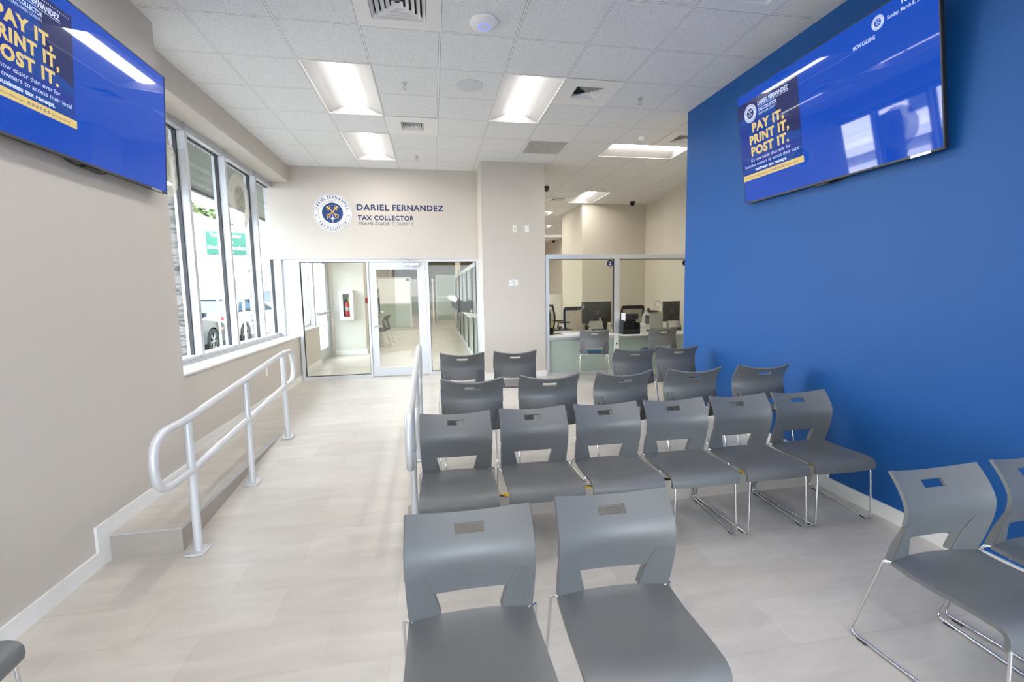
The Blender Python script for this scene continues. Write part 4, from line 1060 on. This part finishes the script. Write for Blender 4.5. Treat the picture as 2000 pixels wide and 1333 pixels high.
b = MB(); b.prism([(-0.17, 0), (0.17, 0), (0.17, 0.20), (0.10, 0.30), (-0.06, 0.34), (-0.17, 0.29)], (-0.13, 0.13), lambda u, v, w: Vector((w, u, v))); b.build('body', 'printer', t)
b = MB(); b.box(-0.12, 0.06, -0.12, 0.06, 0.335, 0.352); b.box(-0.13, -0.10, -0.10, -0.06, 0.33, 0.40); b.build('paper_feed', 'black', t)
b = MB(); b.box(-0.136, -0.129, -0.15, 0.0, 0.10, 0.27); b.build('side_panel', 'dark', t)
t = thing('payment_terminal', 'silver payment terminal against the blue wall end', 'terminal', (4.27, 7.55, ZC))
b = MB(); b.prism([(-0.05, 0), (0.07, 0), (0.07, 0.17), (0.02, 0.18), (-0.03, 0.07)], (-0.12, 0.12), lambda u, v, w: Vector((w, u, v))); b.build('body', 'steel', t)
b = MB(); b.box(-0.10, 0.10, -0.062, -0.05, 0.010, 0.065); b.build('front_panel', 'dark', t)
t = thing('keyboard', 'black keyboard between the scanner and the silver terminal', 'keyboard', (3.98, 7.62, ZC), -0.05)
b = MB(); b.box(-0.22, 0.22, -0.07, 0.07, 0, 0.018, bev=0.004); b.build('body', 'black', t)
b = MB()
for i in range(13):
    for j in range(4): b.box(-0.20+0.031*i, -0.176+0.031*i, -0.055+0.030*j, -0.031+0.030*j, 0.018, 0.024)
b.build('keys', 'dark', t)
b = MB(); b.box(4.12, 4.38, 7.72, 7.86, ZC, ZC+0.012); tag(b.build('paper_sheet', 'ivory'), 'sheet of paper under the monitor by the blue wall end', 'paper')
def task_chair(label, x, y, rz, blue=False):
    t = thing('task_chair', label, 'chair', (x, y, S), rz, 'office task chairs')
    b = MB(); w = 0.23
    fr = [(-w*0.85, 0.0, 0.52), (-w, -0.03, 0.80), (-w*1.02, 0.03, 1.08), (w*1.02, 0.03, 1.08), (w, -0.03, 0.80), (w*0.85, 0.0, 0.52)]
    b.tube(fr, 0.022, 8, fillet=[0.05, 0.1, 0.06, 0.06, 0.1, 0.05], closed=True); b.box(-w, w, 0.01, 0.05, 1.03, 1.10, bev=0.01); b.build('back_frame', 'black', t)
    if blue:
        b = MB(); b.tube([(w*0.86, 0.035, 0.54), (w*1.01, 0.005, 0.80), (w*1.03, 0.065, 1.06)], 0.02, 8, fillet=0.1); b.build('edge_trim', 'navy', t)
    b = MB(); zs = [0.53, 0.66, 0.80, 0.94, 1.06]; ys = [0.0, -0.02, -0.03, 0.0, 0.028]; ws = [0.19, 0.21, 0.225, 0.23, 0.23]
    rows = [[b.bm.verts.new((u*ws[i], ys[i]+0.03*(1-u*u)-0.01, zs[i])) for u in (-1, -0.5, 0, 0.5, 1)] for i in range(5)]
    for i in range(4):
        for j in range(4): b.bm.faces.new((rows[i][j], rows[i][j+1], rows[i+1][j+1], rows[i+1][j])).smooth = True
    b.build('back_mesh', 'mesh', t)
    b = MB(); b.box(-0.24, 0.24, -0.48, -0.02, 0.43, 0.50, bev=0.03); b.build('seat', 'black', t)
    for s in (-1, 1):
        b = MB(); b.tube([(s*0.20, -0.25, 0.44), (s*0.29, -0.25, 0.46), (s*0.29, -0.25, 0.66)], 0.016, 8, fillet=0.04); b.box(s*0.29-0.04, s*0.29+0.04, -0.37, -0.12, 0.66, 0.69, bev=0.01); b.build('armrest', 'black', t)
    b = MB(); b.lathe([(0.03, 0.10), (0.03, 0.43)], (0, -0.25, 0), 'Z', 14); b.build('column', 'dark', t)
    b = MB()
    for k in range(5):
        a = 2*PI*k/5; b.tube([(0, -0.25, 0.11), (0.28*math.cos(a), -0.25+0.28*math.sin(a), 0.075)], 0.018, 8)
        b.lathe([(0, -0.02), (0.03, -0.02), (0.03, 0.02), (0, 0.02)], (0.28*math.cos(a), -0.25+0.28*math.sin(a), 0.0305), 'X', 12)
    b.build('star_base', 'dark', t)
    return t
task_chair('mesh task chair with a blue frame edge behind teller window 2', 2.80, 8.75, PI-0.12, True); task_chair('black mesh task chair behind the white scanner', 3.98, 8.70, PI); task_chair('task chair turned sideways in the far office', 2.78, 10.6, PI/2, True)
b = MB(); b.box(2.30, 2.50, 9.75, 10.3, S, 1.18, bev=0.004); b.box(2.28, 2.55, 9.73, 10.32, 1.18, 1.21, bev=0.003)
tag(b.build('file_cabinet', 'ivory'), 'pale cabinet in the office seen beside the pier', 'cabinet')
b = MB(); b.box(3.25, 3.85, 13.5, 13.56, S, 1.46, bev=0.004); tag(b.build('desk_screen', 'ivory'), 'pale low desk screen in the far office left of the mesh chair', 'screen')
t = thing('wall_panel_box', 'flush beige panel on the tan wall block behind the glass', 'panel', (4.35, 10.65, 1.74))
b = MB(); b.box(-0.14, 0.14, -0.012, 0, -0.17, 0.17, bev=0.003); b.build('plate', 'office_wall', t)

# ================================================================== beyond the glass door
t = thing('extinguisher_cabinet', 'white fire extinguisher cabinet on the wall beyond the left sidelight', 'cabinet', (-1.965, 11.15, 1.315))
b = MB(); w, h, d = 0.148, 0.338, 0.16
for q in ((-w, -0.072, -h, h), (0.072, w, -h, h), (-0.072, 0.072, 0.262, h), (-0.072, 0.072, -h, -0.262)): b.box(q[0], q[1], -d, -d+0.02, q[2], q[3])
b.box(-w, -w+0.015, -d+0.02, 0, -h, h); b.box(w-0.015, w, -d+0.02, 0, -h, h); b.box(-w, w, -d+0.02, 0, h-0.015, h); b.box(-w, w, -d+0.02, 0, -h, -h+0.015); b.build('case', 'vinyl_white', t)
b = MB(); b.box(-0.13, 0.13, -0.012, -0.002, -0.32, 0.32); b.build('back_plate', 'printer', t)
b = MB(); b.box(-0.072, 0.072, -d+0.006, -d+0.010, -0.262, 0.262); b.build('window', 'clear_glass', t)
b = MB(); b.box(-0.105, -0.095, -d-0.012, -d, -0.05, 0.06); b.build('handle', 'steel', t)
t = thing('fire_extinguisher', 'red fire extinguisher inside the white wall cabinet', 'fire extinguisher', (-1.955, 11.075, 1.0))
b = MB(); b.lathe([(0, 0), (0.052, 0), (0.056, 0.02), (0.056, 0.34), (0.045, 0.39), (0.02, 0.41), (0, 0.41)], seg=24); b.build('cylinder', 'red', t)
b = MB(); b.lathe([(0.0565, 0.19), (0.0568, 0.28)], seg=24); b.build('instruction_band', 'printer', t)
b = MB(); b.lathe([(0, 0.41), (0.018, 0.41), (0.018, 0.45), (0, 0.45)], seg=12); b.box(-0.012, 0.012, -0.055, 0.02, 0.455, 0.465); b.box(-0.012, 0.012, -0.06, 0.02, 0.478, 0.488); b.build('valve', 'dark', t)
b = MB(); b.tube([(-0.02, 0, 0.44), (-0.068, -0.005, 0.42), (-0.074, -0.008, 0.20), (-0.066, -0.008, 0.06)], 0.010, 8, fillet=0.04); b.build('hose', 'black', t)
b = MB(); b.box(0.026, 0.052, -0.03, -0.026, 0.36, 0.49); b.build('tag', 'lime', t)
t = thing('fire_alarm_pull', 'small red fire alarm box at the end of the corridor wall', 'fire alarm', (-1.58, 11.32, 1.42))
b = MB(); b.box(0, 0.05, -0.05, 0.05, -0.065, 0.065, bev=0.004); b.build('box', 'red', t)
b = MB(); b.box(0.05, 0.058, -0.035, 0.035, -0.01, 0.01); b.build('pull_bar', 'vinyl_white', t)
# long teller row along the right side of the corridor
YBAY = [8.32, 9.65, 11.2, 12.85, 14.4, 15.9, 17.08]
for i in range(6):
    ya, yb = YBAY[i], YBAY[i+1]
    t = thing('teller_counter', 'corridor teller bay with green frosted lower glass, number %d from the glass partition' % (i+1), 'teller counter', (0.85, 0, 0), 0, 'corridor teller bays')
    b = MB(); b.box(-0.03, 0.06, ya, ya+0.05, S, 2.17); b.box(-0.03, 0.06, ya, yb, 2.09, 2.17); b.box(-0.03, 0.06, ya, yb, 1.05, 1.10); b.box(-0.04, 0.06, ya, yb, S, S+0.08); b.build('frame', 'white_metal', t)
    b = MB(); b.box(-0.035, -0.022, ya+0.05, ya+0.075, S+0.08, 2.09); b.box(-0.035, -0.022, yb-0.02, yb, S+0.08, 2.09); b.build('gasket', 'gasket', t)
    b = MB(); b.box(0.0, 0.012, ya+0.05, yb, S+0.08, 1.05); b.build('frosted_panel', 'frost', t)
    b = MB(); b.box(0.02, 0.028, ya+0.05, yb, 1.12, 2.09); b.build('glass_pane', 'partition_glass', t)
    b = MB(); b.box(-0.19, 0.55, ya+0.35, yb-0.3, 1.10, 1.13, bev=0.003); b.build('ledge', 'counter', t)
for y, lab in ((10.42, 'nearest dark document bin with a white lid on the corridor ledge'), (12.0, 'second dark document bin on the corridor ledge'), (13.55, 'farthest dark document bin on the corridor ledge')):
    t = thing('document_bin', lab, 'bin', (0.70, y, 1.13), 0, 'document bins on the corridor ledge')
    b = MB(); b.prism([(-0.16, 0.0), (0.10, 0.0), (0.11, 0.19), (-0.10, 0.285), (-0.16, 0.33)], (-0.10, 0.10), lambda u, v, w: Vector((u, w, v))); b.build('bin', 'dark', t)
    b = MB(); b.prism([(-0.228, 0.377), (-0.16, 0.310), (-0.21, 0.216), (-0.288, 0.284)], (-0.09, 0.06), lambda u, v, w: Vector((u, w, v))); b.build('white_lid', 'ivory', t)
    b = MB(); b.box(-0.20, -0.155, -0.02, 0.02, 0.24, 0.30); b.build('hinge', 'black', t)
t = thing('signature_pad', 'dark tilted pad on the near end of the corridor ledge', 'signature pad', (0.78, 10.12, 1.13))
b = MB(); b.box(-0.06, 0.06, -0.1, 0.02, 0, 0.01); b.tube([(0, -0.02, 0.005), (0.02, -0.01, 0.12)], 0.012, 8); b.build('stand', 'black', t)
b = MB(); b.box(-0.12, 0.10, -0.012, 0.0, -0.10, 0.10, bev=0.004, mat=Matrix.Translation((0.03, -0.03, 0.17)) @ Matrix.Rotation(0.4, 4, 'Y')); b.build('pad', 'dark', t)
def stall(label, x0, x1, y, z1, zm, badge, white=True):
    t = thing('teller_partition', label, 'partition', (0, y, 0), 0, 'far teller partitions')
    b = MB(); k = 0.05
    b.box(x0, x0+k, 0, 0.06, S, z1); b.box(x1-k, x1, 0, 0.06, S, z1); b.box(x0+k, x1-k, 0, 0.06, z1-k, z1); b.box(x0+k, x1-k, 0, 0.06, zm-0.025, zm+0.025); b.box(x0+k, x1-k, 0, 0.06, S, S+0.05); b.build('frame', 'white_metal', t)
    b = MB(); b.box(x0+k, x1-k, 0.02, 0.04, zm+0.025, z1-k); b.build('upper_panel', 'frost_white' if white else 'frost', t)
    b = MB(); b.box(x0+k, x1-k, 0.02, 0.04, S+0.05, zm-0.025); b.build('lower_panel', 'frost', t)
    if badge:
        f = lambda u, v, w: Vector((u, 0.019-w, v)); xb = x1-0.12
        b = MB(); b.box(xb-0.06, xb+0.06, 0.010, 0.019, z1-0.14, z1-0.075, bev=0.004); b.disc(f, xb, z1-0.075, 0, 0.042, 0.011, 20, 0); put_text(b, f, '1', xb, z1-0.125, 0.06, None, 'C', 1, 0.013, 0.05); b.build('number_badge', ['navy', 'vinyl_white'], t, fixn=False)
    return t
stall('white over pale green teller partition seen through the glass door', -2.14, -0.84, 18.4, 2.18, 1.157, True); stall('farther white and green teller partition right of the first', -2.2, -0.55, 28.5, 2.40, 1.32, False)
stall('tall green frosted partition seen through the right sidelight', 0.14, 1.07, 22.5, 2.40, 1.35, False, False)
t = thing('teller_partition', 'short green counter front behind the white post', 'partition', (0, 25.0, 0), 0, 'far teller partitions')
b = MB(); b.box(-0.5, 0.10, 0, 0.05, 0.60, 1.38); b.build('lower_panel', 'frost', t); b = MB(); b.box(-0.55, 0.12, -0.1, 0.3, 1.38, 1.43); b.build('worktop', 'counter', t); b = MB(); b.box(-0.5, 0.10, 0.0, 0.06, S, 0.60); b.build('plinth', 'office_wall', t)
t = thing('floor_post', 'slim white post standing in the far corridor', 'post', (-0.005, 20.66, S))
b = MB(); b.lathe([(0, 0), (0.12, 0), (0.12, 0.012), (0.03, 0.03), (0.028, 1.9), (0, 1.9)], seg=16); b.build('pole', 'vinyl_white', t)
b = MB(); b.lathe([(0, 1.88), (0.05, 1.90), (0.065, 1.95), (0.05, 2.0), (0, 2.02)], seg=16); b.build('cap', 'vinyl_white', t)  # white ball stands in for lights reflected at the post top
t = thing('service_desk', 'pale service desk beyond the glass door', 'desk', (0, 0, 0))
b = MB(); b.box(-2.38, -1.46, 12.25, 14.25, 1.0, 1.035, bev=0.004); b.build('desktop', 'counter', t)
for y in (12.28, 14.18):
    b = MB(); b.box(-2.36, -1.52, y, y+0.04, S, 1.0); b.build('side_panel', 'counter', t)
b = MB(); b.box(-2.38, -2.34, 12.32, 14.18, S, 1.0); b.build('back_panel', 'counter', t)
t = thing('photo_station', 'grey upright photo station on the desk beyond the glass door', 'device', (-1.575, 12.9, 1.035), 0.2)
b = MB(); b.box(-0.1, 0.16, -0.1, 0.12, 0, 0.02); b.box(0.10, 0.14, -0.02, 0.02, 0.02, 0.60); b.build('stand', 'dark', t)
b = MB(); b.box(0.0, 0.13, -0.06, 0.06, 0.42, 0.68, bev=0.03); b.build('head', 'printer', t)
b = MB(); b.box(0.02, 0.11, -0.064, -0.058, 0.60, 0.63); b.build('display', 'black', t); b = MB(); b.box(-0.02, 0.10, -0.07, 0.05, 0.02, 0.12, bev=0.01); b.build('printer_base', 'steel', t)
for (x, y, r_), lab in (((-1.40, 13.25, -1.45), 'grey sled chair at the desk beyond the glass door, farther one'), ((-1.43, 12.60, -1.5), 'grey sled chair at the desk beyond the glass door, nearer one')):
    dup(chair0, lab, (x, y, S), r_, 'chairs beyond the glass door')

# ================================================================== outside
b = MB(); b.box(-70, -2.7, -40, 90, -0.2, 0.02); struct(b.build('ground', 'asphalt'), 'street surface outside the windows')
b = MB(); b.box(-70, 40, -60, -4.2, -0.3, -0.02); struct(b.build('ground_front', 'concrete'), 'pavement before the street front')
b = MB(); b.box(-5.2, -2.7, -40, 60, 0.02, 0.12); struct(b.build('sidewalk', 'concrete'), 'sidewalk under the windows')
b = MB(); b.box(-4.05, -2.72, 2.0, 30, 3.46, 3.60, 0); b.box(-4.12, -4.05, 2.0, 30, 3.42, 3.66, 1); struct(b.build('canopy', ['canopy', 'canopy_edge']), 'grey canopy over the sidewalk')
t = thing('palm_tree', 'rough grey palm trunk close outside the nearest window pane', 'tree', (-4.0, 8.25, 0.1), 0, 'palms on the street')
b = MB(); pr = []; z = 0; random.seed(3)
while z < 3.2: pr += [(0.225+0.02*random.random()-0.012*z, z), (0.205+0.012*random.random()-0.012*z, z+0.05)]; z += 0.10+0.04*random.random()
b.lathe(pr, seg=22); b.build('trunk', 'bark', t, auto=0)
t2 = dup(t, 'thin palm trunk outside the third window pane', (-5.5, 15.5, 0.02), 0.6, 'palms on the street'); t2.scale = (0.55, 0.55, 2.2)
t2 = dup(t, 'thin palm trunk outside the last window pane', (-5.5, 17.5, 0.02), 1.9, 'palms on the street'); t2.scale = (0.5, 0.5, 2.2)
def car(label, paint, loc, rz, plate=False, suv=False):
    t = thing('car', label, 'car', loc, rz, 'cars on the street'); Lc, Wc = 4.7, 1.84; hi = 0.22 if suv else 0.0
    # side outline, y from rear (0) to front
    lowr = [(0.06, 0.34), (0.0, 0.60), (0.04, 0.92), (0.25, 1.02+hi), (0.95, 1.04+hi), (3.35, 1.0+hi*0.6), (4.25, 0.88+hi*0.6), (4.62, 0.70), (4.68, 0.45), (4.6, 0.28)]
    def arch(c): return [(c+0.40*math.cos(a), 0.28+0.42*math.sin(a)) for a in [PI*k/10 for k in range(11)]]
    out = lowr+arch(3.75)+arch(0.92)+[(0.2, 0.28)]
    b = MB()
    n = len(out)
    secs = [(-1.0, 0.90), (-0.92, 1.0), (0.92, 1.0), (1.0, 0.90)]; rings = []
    for sx, k in secs:
        rings.append([b.bm.verts.new((sx*Wc/2, Lc/2+(y-Lc/2)*(1 if k == 1 else 0.985), 0.28+(z-0.28)*(k if z > 0.75 else 1))) for y, z in out])
    for A, B in zip(rings, rings[1:]):
        for i in range(n): b.bm.faces.new((A[i], A[(i+1) % n], B[(i+1) % n], B[i])).smooth = False
    b.bm.faces.new(rings[0]); b.bm.faces.new(rings[-1][::-1]); b.build('body', paint, t)
    cab = [(0.55, 1.02+hi), (1.05 if not suv else 0.65, 1.44+hi*1.3), (2.35, 1.47+hi*1.3), (3.35, 1.0+hi*0.6)]
    b = MB(); A = [[b.bm.verts.new((s*Wc/2*(0.94 if i in (0, 3) else 0.70), y, z)) for i, (y, z) in enumerate(cab)] for s in (-1, 1)]
    b.bm.faces.new(A[0]); b.bm.faces.new(A[1][::-1])
    for i in range(3): b.bm.faces.new((A[0][i], A[0][i+1], A[1][i+1], A[1][i]))
    b.build('windows', 'car_glass', t)
    b = MB()
    for s in (-1, 1):
        P = [(s*Wc/2*(0.945 if i in (0, 3) else 0.71), y, z+0.008) for i, (y, z) in enumerate(cab)]
        b.tube(P, 0.035, 6); yb = 2.05; b.tube([(s*Wc/2*0.955, yb, 1.02+hi), (s*Wc/2*0.715, yb, 1.45+hi*1.3)], 0.035, 6)
    ya, yb = cab[1][0], cab[2][0]; zt = cab[2][1]
    b.box(-Wc/2*0.71, Wc/2*0.71, ya-0.05, yb+0.05, zt-0.025, zt+0.025, bev=0.01); b.build('roof', paint, t)
    for s in (-1, 1):
        for y in (0.92, 3.75):
            w = MB(); w.lathe([(0.22, -0.10), (0.315, -0.10), (0.33, -0.07), (0.33, 0.07), (0.315, 0.10), (0.22, 0.10)], (s*(Wc/2-0.10), y, 0.33), 'X', 28); wh = w.build('wheel', 'tyre', t)
            w = MB(); xo = s*(Wc/2-0.02)
            w.lathe([(0.215, -0.01), (0.235, 0.01), (0.215, 0.012)], (xo, y, 0.33), 'X', 24); w.lathe([(0, -0.01), (0.05, 0.0), (0.05, 0.012), (0, 0.015)], (xo, y, 0.33), 'X', 12)
            for k in range(10):
                a = 2*PI*k/10+(0.12 if k % 2 else -0.12); w.tube([(xo, y+0.03*math.cos(a), 0.33+0.03*math.sin(a)), (xo, y+0.22*math.cos(a), 0.33+0.22*math.sin(a))], 0.014, 5)
            w.build('rim', 'rim', wh)
    for s in (-1, 1):
        w = MB(); w.box(s*Wc/2*0.62, s*Wc/2*0.985, -0.015, 0.30, 0.80, 0.93, bev=0.02); w.build('tail_light', 'tail', t)
        w = MB(); w.box(s*Wc/2*0.60, s*Wc/2*0.96, 4.36, 4.60, 0.66, 0.78, bev=0.02); w.build('head_light', 'clear_glass' if False else 'vinyl_white', t)
        w = MB(); w.box(s*Wc/2-0.015 if s > 0 else -Wc/2-0.004, s*Wc/2+0.004 if s > 0 else -Wc/2+0.015, 4.22, 4.36, 0.60, 0.66); w.build('side_marker', 'amber', t)
        w = MB(); w.box(s*(Wc/2+0.02), s*(Wc/2+0.16), 3.0, 3.12, 1.0+hi*0.7, 1.14+hi*0.7, bev=0.02); w.build('mirror', 'car_glass', t)
    w = MB(); w.box(-0.75, 0.75, 0.03, 0.2, 0.30, 0.44, bev=0.02); w.build('bumper_trim', 'tyre', t)
    w = MB(); w.box(-0.17, 0.17, -0.012, 0.02, 0.66, 0.80); w.build('licence_plate', 'plate', t)
    return t
car('dark car outside with only its front wheel showing', 'car_dark', (-6.92, 10.1, 0.02), 0); car('white sedan outside, seen from behind through the middle panes', 'car_white', (-7.15, 15.6, 0.02), -0.10)
car('pale sport utility vehicle ahead of the white sedan', 'car_white', (-7.3, 21.8, 0.02), -0.06, suv=True); car('red car behind the white sedan', 'car_red', (-10.2, 22.5, 0.02), 0); car('white car farther across the street', 'car_white', (-10.6, 17.0, 0.02), 0)
t = thing('street_building', 'long white building across the street', 'building', (-14.0, 0, 0))
b = MB(); b.box(-12, 0, 4, 80, 0, 6.2); b.box(-12.2, 0.25, 4, 80, 5.9, 6.5); b.box(0, 0.35, 4, 80, 2.9, 3.3); b.build('facade', 'facade', t)
for i in range(12):
    y = 8+5.5*i
    b = MB(); b.box(-0.05, 0.04, y, y+1.6, 0.3, 2.7); b.build('shop_window', 'facade_glass', t)
    b = MB(); b.box(-0.05, 0.04, y+1.2, y+2.2, 3.9, 5.2); b.build('upper_window', 'facade_glass', t)
t = thing('street_sign', 'large green sign with white lettering seen through the window panes', 'sign', (-5.45, 13.72, 2.99), math.radians(28))
b = MB(); b.box(-0.46, 0.46, 0, 0.05, -0.31, 0.31, bev=0.02); b.build('board', 'sign_green', t)
b = MB(); f = lambda u, v, w: Vector((u, -0.004-w, v))
for v, tx, w_ in ((0.165, 'Tax Collector', 0.74), (0.005, 'Office', 0.32), (-0.155, 'Dariel Fernandez', 0.86)): put_text(b, f, tx, 0, v, 0.10, w_, 'C', 0, 0, 0.03)
b.box(-0.14, 0.14, -0.006, -0.002, -0.27, -0.225); b.build('lettering', 'vinyl_white', t, fixn=False)
b = MB()
for x in (-0.3, 0.3): b.lathe([(0, -2.95), (0.03, -2.95), (0.03, 0.28), (0, 0.28)], (x, 0.08, 0), 'Z', 10)
b.build('post', 'vinyl_white', t)
t = thing('street_sign', 'small red lettered sign on the white building', 'sign', (-13.60, 36.5, 3.75))
b = MB(); b.box(0, 0.05, -1.0, 1.0, -0.35, 0.35); b.build('board', 'vinyl_white', t); b = MB(); b.box(0.05, 0.06, -0.85, 0.85, 0.05, 0.25); b.box(0.05, 0.06, -0.85, 0.4, -0.25, -0.05); b.build('lettering', 'sign_red', t)
def tree(label, c, r, n=1400):
    t = thing('leafy_tree', label, 'tree', (c[0], c[1], 0), 0, 'trees behind the white building')
    b = MB()
    for i in range(n):
        v = Vector((random.gauss(0, 1), random.gauss(0, 1), random.gauss(0, 1))).normalized()*r*(0.55+0.5*random.random())
        v.z *= 0.8; p = Vector((0, 0, c[2]))+v; a = Vector((random.random()-.5, random.random()-.5, random.random()-.5)).normalized(); u = a.orthogonal().normalized()*0.28; w = a.cross(u).normalized()*0.22
        b.poly([p-u-w, p+u-w, p+u+w, p-u+w])
    b.build('foliage', 'leaf', t, auto=0, fixn=False)
    b = MB(); b.lathe([(0.25, 0), (0.18, c[2])], seg=10); b.build('trunk', 'bark', t)
for i, (c, r, lab) in enumerate((((-33, 66, 12.0), 3.4, 'leafy tree behind the white building, left'), ((-33, 76, 11.6), 3.6, 'leafy tree behind the white building, middle'), ((-33, 89, 10.0), 3.6, 'leafy tree behind the white building, right'))): tree(lab, c, r)

# ================================================================== camera, light
cam = bpy.data.cameras.new('camera'); co = bpy.data.objects.new('camera', cam); COL.objects.link(co)
yaw, pit, rol = 0.1795, -0.1005, -0.0160
cy, sy, cp, sp, cr, sr = math.cos(yaw), math.sin(yaw), math.cos(pit), math.sin(pit), math.cos(rol), math.sin(rol)
F = Vector((sy*cp, cy*cp, sp)); Rt = Vector((cy, -sy, 0)); Up = Rt.cross(F)
R2 = Rt*cr+Up*sr; U2 = Up*cr-Rt*sr
co.matrix_world = Matrix(((R2.x, U2.x, -F.x, 0), (R2.y, U2.y, -F.y, 0), (R2.z, U2.z, -F.z, 1.595), (0, 0, 0, 1)))
cam.sensor_width = 36; cam.lens = 888.9*36/2000; cam.shift_x = -9/2000; cam.shift_y = -9/2000; cam.clip_start = 0.02; cam.clip_end = 300
scene.camera = co
w = bpy.data.worlds.new('sky'); scene.world = w; w.use_nodes = True
bg = w.node_tree.nodes['Background']; bg.inputs[0].default_value = (0.80, 0.90, 1.0, 1); bg.inputs[1].default_value = 12.0
su = bpy.data.lights.new('sun', 'SUN'); su.energy = 40; su.angle = 0.01; su.color = (1, 0.96, 0.9); so = bpy.data.objects.new('sun', su); COL.objects.link(so)
so.rotation_euler = Vector((-0.62, -0.22, -0.75)).to_track_quat('-Z', 'Y').to_euler(); so.location = (0, 0, 20)
vs = scene.view_settings; scene.display_settings.display_device = 'sRGB'
vs.view_transform = 'Standard'; vs.look = 'None'; vs.gamma = 1; vs.use_curve_mapping = False; vs.exposure = 0.34
scene.cycles.max_bounces = 10; scene.cycles.diffuse_bounces = 6; scene.cycles.glossy_bounces = 4; scene.cycles.transparent_max_bounces = 16; scene.cycles.transmission_bounces = 6
scene.cycles.sample_clamp_indirect = 8; scene.cycles.use_denoising = True; scene.cycles.caustics_reflective = False; scene.cycles.caustics_refractive = False
